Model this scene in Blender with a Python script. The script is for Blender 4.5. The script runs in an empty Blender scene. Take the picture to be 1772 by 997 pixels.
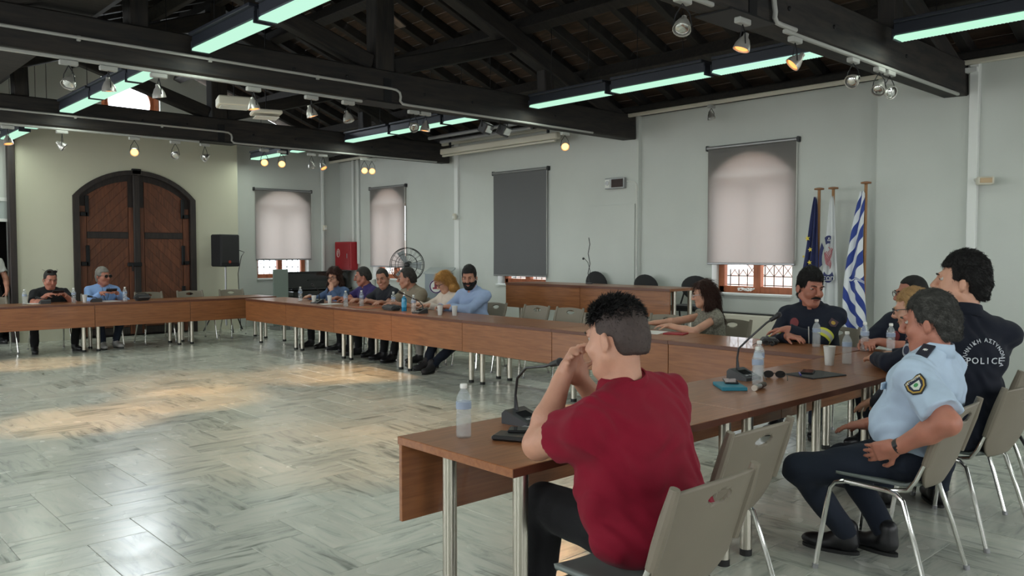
import bpy, math, random
import numpy as np
from mathutils import Matrix, Vector
random.seed(7); rng = np.random.default_rng(7)
S = bpy.context.scene
COL = S.collection
PI = math.pi
# ------------------------------------------------------------------ camera
CAM_H = 1.50
F_PX = 1410.0
cam_d = bpy.data.cameras.new('camera'); cam = bpy.data.objects.new('camera', cam_d); COL.objects.link(cam)
cam_d.sensor_width = 36.0; cam_d.lens = 36.0*F_PX/1772.0; cam_d.clip_start = .05; cam_d.clip_end = 200
_yaw = math.atan(1306/F_PX); _pit = math.atan(62/F_PX)
cam.location = (0, 0, CAM_H)
cam.rotation_euler = (PI/2-_pit, 0, -_yaw)
S.camera = cam
# ------------------------------------------------------------------ world, exposure
S.view_settings.view_transform = 'Standard'; S.view_settings.look = 'None'
S.view_settings.gamma = 1.0; S.view_settings.use_curve_mapping = False
S.view_settings.exposure = -0.12
try:
    S.cycles.use_denoising = True
    S.cycles.max_bounces = 7; S.cycles.diffuse_bounces = 3; S.cycles.glossy_bounces = 3
    S.cycles.transmission_bounces = 6; S.cycles.transparent_max_bounces = 12
    S.cycles.caustics_reflective = False; S.cycles.caustics_refractive = False
    S.cycles.sample_clamp_indirect = 6.0
except Exception: pass
wd = bpy.data.worlds.new('daylight'); S.world = wd; wd.use_nodes = True
wd.node_tree.nodes['Background'].inputs[0].default_value = (0.93, 0.97, 1.0, 1)
wd.node_tree.nodes['Background'].inputs[1].default_value = 7.0
# lamps added as fill at unseen side and rear windows; daylight at the gable window
def area(name, loc, rot, sx, sy, power, col):
    l = bpy.data.lights.new(name, 'AREA'); l.shape = 'RECTANGLE'; l.size = sx; l.size_y = sy
    l.energy = power; l.color = col
    o = bpy.data.objects.new(name, l); COL.objects.link(o); o.location = loc; o.rotation_euler = rot
    return o
DAY = (.95, .98, 1.0)
for yy, pw in ((1.2,27), (5.6,34), (9.8,62), (14.0,85)):
    area('window_daylight', (-2.95, yy, 1.95), (0, -PI/2, 0), 1.9, 1.3, pw, DAY)
for xx in (.5, 4.2, 7.6):
    area('window_daylight', (xx, -3.95, 1.95), (PI/2, 0, 0), 1.3, 1.9, 33, DAY)
area('gable_daylight', (5.06, 15.75, 4.25), (-PI/2, 0, 0), .85, .75, 45, (.85, .93, 1.0))
# ------------------------------------------------------------------ materials
MATS = {}
def mat(name, col=(.5,.5,.5), rough=.5, metal=0.0, noise=None, bump=0.0, bscale=200, spec=.5, emit=None, es=0.0,
        trans=0.0, coat=0.0, sheen=0.0, sss=0.0):
    """principled; noise=(scale, amount) mottles the colour, bump adds fine relief"""
    if name in MATS: return MATS[name]
    m = bpy.data.materials.new(name); m.use_nodes = True; MATS[name] = m
    nt = m.node_tree; b = nt.nodes['Principled BSDF']
    b.inputs['Base Color'].default_value = (*col, 1); b.inputs['Roughness'].default_value = rough
    b.inputs['Metallic'].default_value = metal; b.inputs['Specular IOR Level'].default_value = spec
    b.inputs['Transmission Weight'].default_value = trans; b.inputs['Coat Weight'].default_value = coat
    b.inputs['Sheen Weight'].default_value = sheen
    if sss: b.inputs['Subsurface Weight'].default_value = sss; b.inputs['Subsurface Radius'].default_value = (.01,.004,.002)
    if emit: b.inputs['Emission Color'].default_value = (*emit, 1); b.inputs['Emission Strength'].default_value = es
    tc = nt.nodes.new('ShaderNodeTexCoord')
    if noise:
        n = nt.nodes.new('ShaderNodeTexNoise'); n.inputs['Scale'].default_value = noise[0]; n.inputs['Detail'].default_value = 5
        nt.links.new(tc.outputs['Object'], n.inputs['Vector'])
        r = nt.nodes.new('ShaderNodeValToRGB'); a = noise[1]
        r.color_ramp.elements[0].position = .3; r.color_ramp.elements[1].position = .7
        r.color_ramp.elements[0].color = (*[max(0, c*(1-a)) for c in col], 1)
        r.color_ramp.elements[1].color = (*[min(1, c*(1+a)) for c in col], 1)
        nt.links.new(n.outputs['Fac'], r.inputs['Fac']); nt.links.new(r.outputs['Color'], b.inputs['Base Color'])
    if bump:
        n2 = nt.nodes.new('ShaderNodeTexNoise'); n2.inputs['Scale'].default_value = bscale; n2.inputs['Detail'].default_value = 4
        nt.links.new(tc.outputs['Object'], n2.inputs['Vector'])
        bp = nt.nodes.new('ShaderNodeBump'); bp.inputs['Strength'].default_value = bump; bp.inputs['Distance'].default_value = .01
        nt.links.new(n2.outputs['Fac'], bp.inputs['Height']); nt.links.new(bp.outputs['Normal'], b.inputs['Normal'])
    return m
def srgb(r, g, b): return tuple(((c/255)/12.92 if c/255 <= .04045 else ((c/255+.055)/1.055)**2.4) for c in (r, g, b))
def wood(name, c0, c1, rough=.4, scale=(1, 14, 14), coat=0.0, rnd=.25):
    if name in MATS: return MATS[name]
    m = bpy.data.materials.new(name); m.use_nodes = True; MATS[name] = m
    nt = m.node_tree; b = nt.nodes['Principled BSDF']; b.inputs['Roughness'].default_value = rough; b.inputs['Coat Weight'].default_value = coat
    tc = nt.nodes.new('ShaderNodeTexCoord'); mp = nt.nodes.new('ShaderNodeMapping'); mp.inputs['Scale'].default_value = scale
    nt.links.new(tc.outputs['Object'], mp.inputs['Vector'])
    oi = nt.nodes.new('ShaderNodeObjectInfo')
    va = nt.nodes.new('ShaderNodeVectorMath'); va.operation = 'ADD'
    nt.links.new(mp.outputs[0], va.inputs[0])
    mu = nt.nodes.new('ShaderNodeMath'); mu.operation = 'MULTIPLY'; mu.inputs[1].default_value = 37
    nt.links.new(oi.outputs['Random'], mu.inputs[0]); nt.links.new(mu.outputs[0], va.inputs[1])
    n = nt.nodes.new('ShaderNodeTexNoise'); n.inputs['Scale'].default_value = 3.0; n.inputs['Detail'].default_value = 6; n.inputs['Distortion'].default_value = .6
    nt.links.new(va.outputs[0], n.inputs['Vector'])
    r = nt.nodes.new('ShaderNodeValToRGB'); r.color_ramp.elements[0].position = .32; r.color_ramp.elements[1].position = .68
    r.color_ramp.elements[0].color = (*c0, 1); r.color_ramp.elements[1].color = (*c1, 1)
    nt.links.new(n.outputs['Fac'], r.inputs['Fac'])
    hs = nt.nodes.new('ShaderNodeHueSaturation')
    mr = nt.nodes.new('ShaderNodeMapRange'); mr.inputs[3].default_value = 1-rnd; mr.inputs[4].default_value = 1+rnd
    nt.links.new(oi.outputs['Random'], mr.inputs[0]); nt.links.new(mr.outputs[0], hs.inputs['Value'])
    nt.links.new(r.outputs['Color'], hs.inputs['Color']); nt.links.new(hs.outputs['Color'], b.inputs['Base Color'])
    bp = nt.nodes.new('ShaderNodeBump'); bp.inputs['Strength'].default_value = .15; bp.inputs['Distance'].default_value = .004
    nt.links.new(n.outputs['Fac'], bp.inputs['Height']); nt.links.new(bp.outputs['Normal'], b.inputs['Normal'])
    return m
def emission(name, col, st):
    if name in MATS: return MATS[name]
    m = bpy.data.materials.new(name); m.use_nodes = True; MATS[name] = m; nt = m.node_tree
    nt.nodes.remove(nt.nodes['Principled BSDF']); e = nt.nodes.new('ShaderNodeEmission')
    e.inputs[0].default_value = (*col, 1); e.inputs[1].default_value = st
    nt.links.new(e.outputs[0], nt.nodes['Material Output'].inputs[0]); return m
def two(name, kind_a, kind_b, col_a, col_b, fac, ra=.3):
    """mix of two simple shaders"""
    if name in MATS: return MATS[name]
    m = bpy.data.materials.new(name); m.use_nodes = True; MATS[name] = m; nt = m.node_tree
    nt.nodes.remove(nt.nodes['Principled BSDF'])
    def mk(k, c):
        n = nt.nodes.new(k); n.inputs[0].default_value = (*c, 1)
        if 'Roughness' in n.inputs: n.inputs['Roughness'].default_value = ra
        return n
    a, b = mk(kind_a, col_a), mk(kind_b, col_b); mx = nt.nodes.new('ShaderNodeMixShader'); mx.inputs[0].default_value = fac
    nt.links.new(a.outputs[0], mx.inputs[1]); nt.links.new(b.outputs[0], mx.inputs[2])
    nt.links.new(mx.outputs[0], nt.nodes['Material Output'].inputs[0]); return m
def glass_mat(name, tint=(1,1,1), gloss=.08, rough=.02):
    return two(name, 'ShaderNodeBsdfTransparent', 'ShaderNodeBsdfGlossy', tint, (1,1,1), gloss, rough)
M_TABLE = wood('cherry_laminate', srgb(126,76,43), srgb(152,96,57), .38, (1.2, 16, 16), .15, .06)
M_EDGE = mat('table_edge_band', srgb(96,56,40), .4)
M_CHROME = mat('chrome', (.78,.77,.74), .16, 1.0)
M_STEEL = mat('satin_steel', (.62,.58,.50), .3, 1.0)
M_RUBBER = mat('black_rubber', (.012,.012,.012), .6)
M_SHELL = mat('taupe_plastic', srgb(124,115,101), .5, noise=(6,.04), bump=.05, bscale=400)
M_BLACK = mat('black_plastic', (.012,.012,.014), .38)
M_BLACKM = mat('black_matte', (.010,.010,.012), .7)
M_BLACKF = mat('black_fabric', (.014,.014,.016), .9, bump=.3, bscale=500, sheen=.2)
M_WHITE = mat('white_paint', (.78,.79,.77), .5)
M_WHITEP = mat('white_plastic', (.74,.74,.70), .4)
M_CREAM = mat('cream_plastic', (.68,.64,.54), .45)
M_BEAM = wood('old_dark_timber', (.010,.010,.011), (.034,.027,.023), .75, (1, 7, 7), 0, .25)
M_BOARD = wood('brown_roof_boards', (.035,.022,.015), (.085,.050,.032), .8, (8, 1.0, 8), 0, .45)
M_RAFTER = wood('dark_rafter_timber', (.012,.011,.011), (.028,.023,.02), .8, (1, 8, 8), 0, .3)
M_DOORW = wood('old_door_wood', srgb(84,48,32), srgb(118,70,46), .6, (10, 10, 1.0), 0, .12)
M_DOORB = wood('door_frame_black', (.016,.012,.012), (.035,.024,.02), .6, (8, 8, 1), 0, .1)
M_WINW = wood('window_frame_wood', srgb(150,84,52), srgb(180,104,66), .5, (6, 6, 1.2), 0, .1)
M_IRON = mat('black_iron', (.018,.018,.02), .55, .6)
M_GREYM = mat('grey_metal', (.35,.35,.36), .4, .7)
# ------------------------------------------------------------------ objects
def link(o, parent=None):
    COL.objects.link(o)
    if parent: o.parent = parent
    return o
def tag(o, label=None, cat=None, group=None, kind=None):
    if label: o['label'] = label
    if cat: o['category'] = cat
    if group: o['group'] = group
    if kind: o['kind'] = kind
    return o
def thing(name, label, cat, loc=(0,0,0), rz=0.0, group=None):
    o = bpy.data.objects.new(name, None); o.empty_display_size = .1; link(o)
    o.location = loc; o.rotation_euler = (0, 0, rz)
    return tag(o, label, cat, group)
def copy_tree(o, parent=None):
    kids = list(o.children); c = o.copy(); COL.objects.link(c); c.parent = parent
    for k in kids: copy_tree(k, c)
    return c
def rotm(rx=0, ry=0, rz=0): return Matrix.Rotation(rz,3,'Z') @ Matrix.Rotation(ry,3,'Y') @ Matrix.Rotation(rx,3,'X')
def frame_z(d):
    """3x3 matrix whose z axis is d"""
    d = Vector(d).normalized(); a = Vector((0,0,1)) if abs(d.z) < .95 else Vector((1,0,0))
    x = a.cross(d).normalized(); y = d.cross(x)
    return Matrix((x, y, d)).transposed()
class MB:
    def __init__(s): s.v = []; s.f = []
    def add(s, vs, fs):
        n = len(s.v); s.v += [tuple(v) for v in vs]; s.f += [tuple(i+n for i in f) for f in fs]; return s
    def box(s, c, d, b=0.0, R=None):
        hx, hy, hz = d[0]/2, d[1]/2, d[2]/2; c = Vector(c)
        if b <= 0:
            vs = [Vector((x,y,z)) for x in (-hx,hx) for y in (-hy,hy) for z in (-hz,hz)]
            fs = [(0,1,3,2),(4,6,7,5),(0,4,5,1),(2,3,7,6),(0,2,6,4),(1,5,7,3)]
        else:
            b = min(b, hx*.98, hy*.98, hz*.98); vs = []; idx = {}
            for sx in (-1,1):
                for sy in (-1,1):
                    for sz in (-1,1):
                        for ax in range(3):
                            p = [sx*(hx-b), sy*(hy-b), sz*(hz-b)]; p[ax] = (sx*hx, sy*hy, sz*hz)[ax]
                            idx[(sx,sy,sz,ax)] = len(vs); vs.append(Vector(p))
            fs = []
            for ax in range(3):
                u, w = (ax+1)%3, (ax+2)%3
                for sg in (-1,1):
                    q = []
                    for a, e in ((-1,-1),(1,-1),(1,1),(-1,1)):
                        k = [0,0,0]; k[ax] = sg; k[u] = a; k[w] = e; q.append(idx[(*k, ax)])
                    fs.append(tuple(q if sg > 0 else q[::-1]))
                for a in (-1,1):
                    for e in (-1,1):
                        k0 = [0,0,0]; k0[u] = a; k0[w] = e; k1 = list(k0); k0[ax] = -1; k1[ax] = 1
                        q = [idx[(*k0,u)], idx[(*k1,u)], idx[(*k1,w)], idx[(*k0,w)]]
                        fs.append(tuple(q if a*e < 0 else q[::-1]))
            for sx in (-1,1):
                for sy in (-1,1):
                    for sz in (-1,1):
                        q = [idx[(sx,sy,sz,a)] for a in range(3)]
                        fs.append(tuple(q if sx*sy*sz > 0 else q[::-1]))
        if R is not None: vs = [R @ v for v in vs]
        return s.add([v+c for v in vs], fs)
    def cyl(s, p0, p1, r0, r1=None, n=12, cap=True):
        r1 = r0 if r1 is None else r1; p0 = Vector(p0); p1 = Vector(p1); R = frame_z(p1-p0)
        vs = []
        for p, r in ((p0,r0),(p1,r1)):
            vs += [p + R @ Vector((r*math.cos(2*PI*i/n), r*math.sin(2*PI*i/n), 0)) for i in range(n)]
        fs = [(i, (i+1)%n, n+(i+1)%n, n+i) for i in range(n)]
        if cap: fs += [tuple(range(n))[::-1], tuple(range(n, 2*n))]
        return s.add(vs, fs)
    def tube(s, pts, r, n=8, closed=False, cap=True):
        pts = [Vector(p) for p in pts]; m = len(pts); rs = r if hasattr(r, '__len__') else [r]*m
        vs = []; R0 = None
        for i, p in enumerate(pts):
            if closed: d = pts[(i+1)%m]-pts[i-1]
            else: d = pts[min(i+1,m-1)]-pts[max(i-1,0)]
            if d.length < 1e-9: d = Vector((0,0,1))
            d.normalize()
            if R0 is None: R0 = frame_z(d)
            else:
                z0 = R0.col[2]; q = z0.rotation_difference(d); R0 = q.to_matrix() @ R0
            vs += [p + R0 @ Vector((rs[i]*math.cos(2*PI*k/n), rs[i]*math.sin(2*PI*k/n), 0)) for k in range(n)]
        fs = []
        for i in range(m if closed else m-1):
            a, b = i*n, ((i+1)%m)*n
            fs += [(a+k, a+(k+1)%n, b+(k+1)%n, b+k) for k in range(n)]
        if cap and not closed: fs += [tuple(range(n))[::-1], tuple(range((m-1)*n, m*n))]
        return s.add(vs, fs)
    def lathe(s, prof, c=(0,0,0), n=20, R=None):
        c = Vector(c); vs = []; m = len(prof)
        for r, z in prof:
            for k in range(n):
                v = Vector((r*math.cos(2*PI*k/n), r*math.sin(2*PI*k/n), z)); vs.append(c + (R @ v if R is not None else v))
        fs = []
        for i in range(m-1):
            a, b = i*n, (i+1)*n
            fs += [(a+k, a+(k+1)%n, b+(k+1)%n, b+k) for k in range(n)]
        if prof[0][0] > 1e-4: fs.append(tuple(range(n))[::-1])
        if prof[-1][0] > 1e-4: fs.append(tuple(range((m-1)*n, m*n)))
        return s.add(vs, fs)
    def ball(s, c, r, n=12, m=8, R=None):
        rr = r if hasattr(r, '__len__') else (r,r,r); c = Vector(c); vs = []
        for i in range(m+1):
            t = PI*i/m
            for k in range(n):
                v = Vector((rr[0]*math.sin(t)*math.cos(2*PI*k/n), rr[1]*math.sin(t)*math.sin(2*PI*k/n), -rr[2]*math.cos(t)))
                vs.append(c + (R @ v if R is not None else v))
        fs = [(i*n+k, i*n+(k+1)%n, (i+1)*n+(k+1)%n, (i+1)*n+k) for i in range(m) for k in range(n)]
        return s.add(vs, fs)
    def prism(s, poly, h, R=None, c=(0,0,0)):
        """poly in local xy, extruded from z=0 to z=h"""
        n = len(poly); c = Vector(c); vs = [Vector((x,y,0)) for x,y in poly]+[Vector((x,y,h)) for x,y in poly]
        if R is not None: vs = [R @ v for v in vs]
        return s.add([v+c for v in vs], [tuple(range(n))[::-1], tuple(range(n,2*n))]+[(i,(i+1)%n,n+(i+1)%n,n+i) for i in range(n)])
    def mesh(s, name, m, smooth=True, ang=35):
        me = bpy.data.meshes.new(name); me.from_pydata(s.v, [], s.f); me.update()
        if smooth:
            me.polygons.foreach_set('use_smooth', [True]*len(me.polygons))
            try: me.set_sharp_from_angle(angle=math.radians(ang))
            except Exception: pass
        if m: me.materials.append(m)
        return me
    def build(s, name, m, parent=None, smooth=True, loc=None, rot=None, ang=35):
        o = bpy.data.objects.new(name, s.mesh(name, m, smooth, ang)); link(o, parent)
        if loc: o.location = loc
        if rot: o.rotation_euler = rot
        return o
def B(name, c, d, m, parent=None, b=0.0, R=None):
    return MB().box((0,0,0), d, b, R).build(name, m, parent, loc=c)
def text(name, body, m, parent, loc, rot, size, depth=.001):
    cu = bpy.data.curves.new(name, 'FONT'); cu.body = body; cu.size = size; cu.extrude = depth
    cu.align_x = 'CENTER'; cu.align_y = 'CENTER'; cu.resolution_u = 2
    t = bpy.data.objects.new(name, cu); COL.objects.link(t)
    me = bpy.data.meshes.new_from_object(t); bpy.data.objects.remove(t)
    me.materials.clear(); me.materials.append(m)
    o = bpy.data.objects.new(name, me); link(o, parent); o.location = loc; o.rotation_euler = rot
    return o
def arc(c, r, a0, a1, n, ax='xz'):
    out = []
    for i in range(n+1):
        a = a0+(a1-a0)*i/n; x, y = r*math.cos(a), r*math.sin(a)
        out.append((c[0]+x, c[1]+y))
    return out
# ================================================================== the room
XW, YB, XL, YN = 9.4, 15.7, -3.0, -4.0        # window wall, far wall, side wall, rear wall
RX, EZ, SL = 5.05, 3.50, .386                 # ridge position, eaves height, roof slope
def roof_z(x): return EZ + SL*(XW+.1-x) if x > RX else EZ + SL*(x-(2*RX-XW-.1))
M_WALL = mat('white_green_wall_paint', (.60,.62,.59), .85, noise=(1.3,.035), bump=.08, bscale=60)
M_WALLTINT = mat('lamp_tinted_wall_paint', (.60,.585,.46), .85, noise=(1.1,.03), bump=.08, bscale=60)  # same wall paint, with the lamps' yellow-green tint put into its colour
M_REVEAL = mat('white_window_reveal', (.75,.77,.76), .7)
def struct(o): o['kind'] = 'structure'; return o
def arch_pts(c, w, zs, rise, n=14):
    """segmental arch points left to right"""
    h = w/2; R = (h*h+rise*rise)/(2*rise); zc = zs+rise-R; a = math.asin(h/R)
    return [(c+R*math.sin(-a+2*a*i/n), zc+R*math.cos(-a+2*a*i/n)) for i in range(n+1)]
def wall_mesh(u0, u1, z0, z1, t, ops, place):
    """ops: (centre, width, sill, spring, rise) sorted by centre; place(u, z, off)->xyz"""
    mb = MB()
    def poly(pts):
        mb.add([place(u, z, 0) for u, z in pts], [tuple(range(len(pts)))])
        mb.add([place(u, z, t) for u, z in pts], [tuple(range(len(pts)))[::-1]])
    def rev(pts):
        n = len(pts); mb.add([place(u,z,0) for u,z in pts]+[place(u,z,t) for u,z in pts], [(i+1,i,n+i,n+i+1) for i in range(n-1)])
    cur = u0
    for c, w, sill, spr, rise in ops:
        l, r = c-w/2, c+w/2
        poly([(cur,z0),(l,z0),(l,z1),(cur,z1)])
        if sill > z0: poly([(l,z0),(r,z0),(r,sill),(l,sill)])
        a = arch_pts(c, w, spr, rise) if rise > 0 else [(l,spr),(r,spr)]
        for i in range(len(a)-1): poly([a[i],a[i+1],(a[i+1][0],z1),(a[i][0],z1)])
        rev([(l,sill)]+a+[(r,sill),(l,sill)])
        cur = r
    poly([(cur,z0),(u1,z0),(u1,z1),(cur,z1)])
    rev([(u0,z0),(u0,z1),(u1,z1),(u1,z0),(u0,z0)])
    return mb
# ---- floor: herringbone marble slabs
def marble():
    m = bpy.data.materials.new('veined_marble'); m.use_nodes = True; nt = m.node_tree; b = nt.nodes['Principled BSDF']
    at = nt.nodes.new('ShaderNodeAttribute'); at.attribute_name = 'slab'
    sp = nt.nodes.new('ShaderNodeSeparateXYZ'); nt.links.new(at.outputs['Vector'], sp.inputs[0])
    mp = nt.nodes.new('ShaderNodeMapping'); mp.inputs['Scale'].default_value = (1.6, 9.0, 40.0); nt.links.new(at.outputs['Vector'], mp.inputs[0])
    n = nt.nodes.new('ShaderNodeTexNoise'); n.inputs['Scale'].default_value = 1.6; n.inputs['Detail'].default_value = 7; n.inputs['Distortion'].default_value = .9
    n.inputs['Roughness'].default_value = .62
    nt.links.new(mp.outputs[0], n.inputs['Vector'])
    r = nt.nodes.new('ShaderNodeValToRGB'); e = r.color_ramp.elements
    e[0].position = .30; e[0].color = (.185,.20,.175,1); e[1].position = .72; e[1].color = (.62,.62,.54,1)
    e.new(.42).color = (.40,.425,.37,1); e.new(.50).color = (.53,.55,.48,1)
    # slab-to-slab shift of the vein threshold and tone
    wn = nt.nodes.new('ShaderNodeTexWhiteNoise'); wn.noise_dimensions = '1D'; nt.links.new(sp.outputs['Z'], wn.inputs['W'])
    mr = nt.nodes.new('ShaderNodeMapRange'); mr.inputs[3].default_value = -.05; mr.inputs[4].default_value = .10; nt.links.new(wn.outputs['Value'], mr.inputs[0])
    ad = nt.nodes.new('ShaderNodeMath'); nt.links.new(n.outputs['Fac'], ad.inputs[0]); nt.links.new(mr.outputs[0], ad.inputs[1])
    nt.links.new(ad.outputs[0], r.inputs['Fac'])
    hs = nt.nodes.new('ShaderNodeHueSaturation'); m2 = nt.nodes.new('ShaderNodeMapRange'); m2.inputs[3].default_value = .86; m2.inputs[4].default_value = 1.08
    nt.links.new(wn.outputs['Color'], m2.inputs[0]); nt.links.new(m2.outputs[0], hs.inputs['Value'])
    nt.links.new(r.outputs['Color'], hs.inputs['Color']); nt.links.new(hs.outputs['Color'], b.inputs['Base Color'])
    n3 = nt.nodes.new('ShaderNodeTexNoise'); n3.inputs['Scale'].default_value = 3; tc = nt.nodes.new('ShaderNodeTexCoord'); nt.links.new(tc.outputs['Object'], n3.inputs['Vector'])
    m3 = nt.nodes.new('ShaderNodeMapRange'); m3.inputs[3].default_value = .15; m3.inputs[4].default_value = .36; nt.links.new(n3.outputs['Fac'], m3.inputs[0])
    nt.links.new(m3.outputs[0], b.inputs['Roughness'])
    return m
M_MARBLE = marble()
floor = struct(B('floor', ((XL+XW)/2, (YN+YB)/2, -.106), (XW-XL+.6, YB-YN+.6, .2), mat('floor_grout', (.16,.17,.15), .8)))
TW = .30
slabs = []
for c in range(int(XL/TW)-2, int(XW/TW)+3):
    for r in range(int(YN/TW)-2, int(YB/TW)+3):
        k = (c-r) % 4
        if k == 0: slabs.append((c*TW, r*TW, 2*TW, TW))
        elif k == 2: slabs.append((c*TW, (r-1)*TW, TW, 2*TW))
slabs = [s for s in slabs if s[0] >= XL-.45 and s[0]+s[2] <= XW+.75 and s[1] >= YN-.6 and s[1]+s[3] <= YB+.6]
def in_view(s):
    x, y = s[0]+s[2]/2, s[1]+s[3]/2
    fx, fy = math.sin(_yaw), math.cos(_yaw); d = x*fx+y*fy; l = x*fy-y*fx
    return d > 2.9 and abs(l/d) < .63
def slab_geo(s, vs, fs, at):
    x, y, w, h = s; g = .0008; b = .0022; rid = random.random()*50; n = len(vs)
    for z, q in ((-.006, g), (-.0015, g), (0, g+b)):
        for px, py in ((x+q,y+q),(x+w-q,y+q),(x+w-q,y+h-q),(x+q,y+h-q)):
            vs.append((px, py, z)); u, v = px-x, py-y
            at.append((u, v, rid) if w > h else (v, u, rid))
    fs += [(n+8,n+9,n+10,n+11)]+[(n+4*k+i, n+4*k+(i+1)%4, n+4*k+4+(i+1)%4, n+4*k+4+i) for k in (0,1) for i in range(4)]
def slab_obj(name, lst):
    vs, fs, at = [], [], []
    for s in lst: slab_geo(s, vs, fs, at)
    me = bpy.data.meshes.new(name); me.from_pydata(vs, [], fs); me.materials.append(M_MARBLE)
    a = me.attributes.new('slab', 'FLOAT_VECTOR', 'POINT'); a.data.foreach_set('vector', np.array(at, np.float32).ravel())
    o = bpy.data.objects.new(name, me); link(o, floor); o.matrix_parent_inverse = floor.matrix_world.inverted(); return o
floor.matrix_world = Matrix.Translation(floor.location)
vis = sorted([s for s in slabs if in_view(s)], key=lambda s: math.hypot(s[0]+s[2]/2, s[1]+s[3]/2))
near = vis[:300]; ns = set(near)
for s in near: slab_obj('marble_slab', [s])
o = slab_obj('marble_slabs_beyond', [s for s in slabs if s not in ns]); o['kind'] = 'stuff'
# ---- walls
OPW = 1.16
def px_place(xf): return lambda u, z, t: (xf+t, u, z)
wr = MB()
for a, b_, xf, ops in ((YN, 3.96, 9.24, [(-1.6,OPW,.96,2.46,.30)]), (3.96, 7.40, XW, [(5.62,OPW,.96,2.46,.30)]),
                       (7.40, 11.50, 9.33, [(9.85,OPW,.96,2.46,.30)]), (11.50, YB+.4, XW, [(13.82,OPW,.96,2.46,.30)])):
    w_ = wall_mesh(a, b_, -.1, EZ+.05, .45, ops, px_place(xf)); wr.add(w_.v, w_.f)
wr = struct(wr.build('wall_right', M_WALL, smooth=False))
w_ = wall_mesh(XL-.3, XW+.45, -.1, EZ+.3, .4, [(2.72,.84,-.1,2.02,0), (8.05,OPW,.96,2.46,.30)], lambda u,z,t: (u, YB+t, z))
def gpoly(pts):
    n = len(pts); w_.add([(x,YB,z) for x,z in pts]+[(x,YB+.4,z) for x,z in pts], [tuple(range(n)), tuple(range(n,2*n))[::-1]]+[((i+1)%n,i,n+i,n+(i+1)%n) for i in range(n)])
GZ = EZ+.3; OX0, OX1, OZ0, OZ1 = 4.58, 5.60, 3.84, 4.62
xl0 = 2*RX-XW-.1
def gx(z): return (z-EZ)/SL
gpoly([(xl0+gx(GZ),GZ),(OX0,GZ),(OX0,roof_z(OX0)+.06)]); gpoly([(OX1,GZ),(XW+.1-gx(GZ),GZ),(OX1,roof_z(OX1)+.06)])
gpoly([(OX0,GZ),(OX1,GZ),(OX1,OZ0),(OX0,OZ0)]); gpoly([(OX0,OZ1),(OX1,OZ1),(OX1,roof_z(OX1)+.06),(RX,roof_z(RX)+.06),(OX0,roof_z(OX0)+.06)])
struct(w_.build('wall_far', M_WALL, smooth=False))
wl = wall_mesh(YN-.3, YB+.4, -.1, EZ+.1, .4, [(y,1.3,.96,2.5,.3) for y in (1.2,5.6,9.8,14.0)], lambda u,z,t: (XL-t,u,z))
struct(wl.build('wall_left', M_WALL, smooth=False))
wn_ = wall_mesh(XL, XW+.4, -.1, EZ+.1, .4, [(x,1.3,.96,2.5,.3) for x in (.5,4.2,7.6)], lambda u,z,t: (u,YN-t,z))
xr = XW+.1
n0 = len(wn_.v); wn_.add([(xl0,YN,EZ),(xr,YN,EZ),(RX,YN,roof_z(RX)+.1),(xl0,YN-.4,EZ),(xr,YN-.4,EZ),(RX,YN-.4,roof_z(RX)+.1)], [(0,1,2),(5,4,3)])
struct(wn_.build('wall_rear', M_WALL, smooth=False))
# projecting wall that carries the arched door
YD = 15.35
DC, DW, DS, DR = 5.03, 2.10, 2.47, .49
wd_ = wall_mesh(3.13, 6.92, 0, 3.62, .30, [(DC,DW,0,DS,DR)], lambda u,z,t: (u,YD+t,z))
wd_ = struct(wd_.build('wall_door', M_WALLTINT, smooth=False))
tb = MB().box((3.08,YD+.02,1.72),(.10,.16,3.4),.006); struct(tb.build('trim_1', M_DOORB))
struct(B('trim_2', (2.72,YB-.02,2.375), (.92,.05,.06), M_WHITE, b=.005)); struct(B('trim_3', (2.72,YB-.02,2.03), (.92,.05,.05), M_WHITE, b=.005))
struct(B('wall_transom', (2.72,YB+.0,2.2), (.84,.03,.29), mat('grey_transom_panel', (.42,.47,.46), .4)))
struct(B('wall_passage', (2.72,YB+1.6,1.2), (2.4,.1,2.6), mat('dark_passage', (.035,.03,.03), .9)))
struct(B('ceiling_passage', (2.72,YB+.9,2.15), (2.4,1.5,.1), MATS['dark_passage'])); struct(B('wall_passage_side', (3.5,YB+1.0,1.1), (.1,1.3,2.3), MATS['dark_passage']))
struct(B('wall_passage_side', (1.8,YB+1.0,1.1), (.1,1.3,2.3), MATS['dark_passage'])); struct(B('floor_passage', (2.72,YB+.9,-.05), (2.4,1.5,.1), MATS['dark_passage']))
# white trunking and ledges on the window wall
struct(MB().box((9.21,2.96,1.72),(.07,.09,3.44),.006).build('trim_4', M_WHITE))
struct(MB().box((9.19,3.40,3.36),(.10,.95,.05),.004).build('trim_5', M_WHITE))
struct(MB().box((9.355,11.53,1.7),(.10,.13,3.5),.006).build('trim_6', M_WHITE))
struct(MB().box((8.95,15.66,1.75),(.05,.07,3.5),.006).build('trim_7', M_WHITE))
struct(MB().box((9.37,15.1,2.35),(.05,.05,2.2),.006).build('trim_8', M_WHITE))
struct(MB().box((9.365,14.9,2.35),(.05,.05,2.2),.006).build('trim_9', M_WHITE))
struct(MB().box((9.318,7.9,1.1),(.018,.9,2.2),.004).build('door_2', M_WALL))
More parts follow.
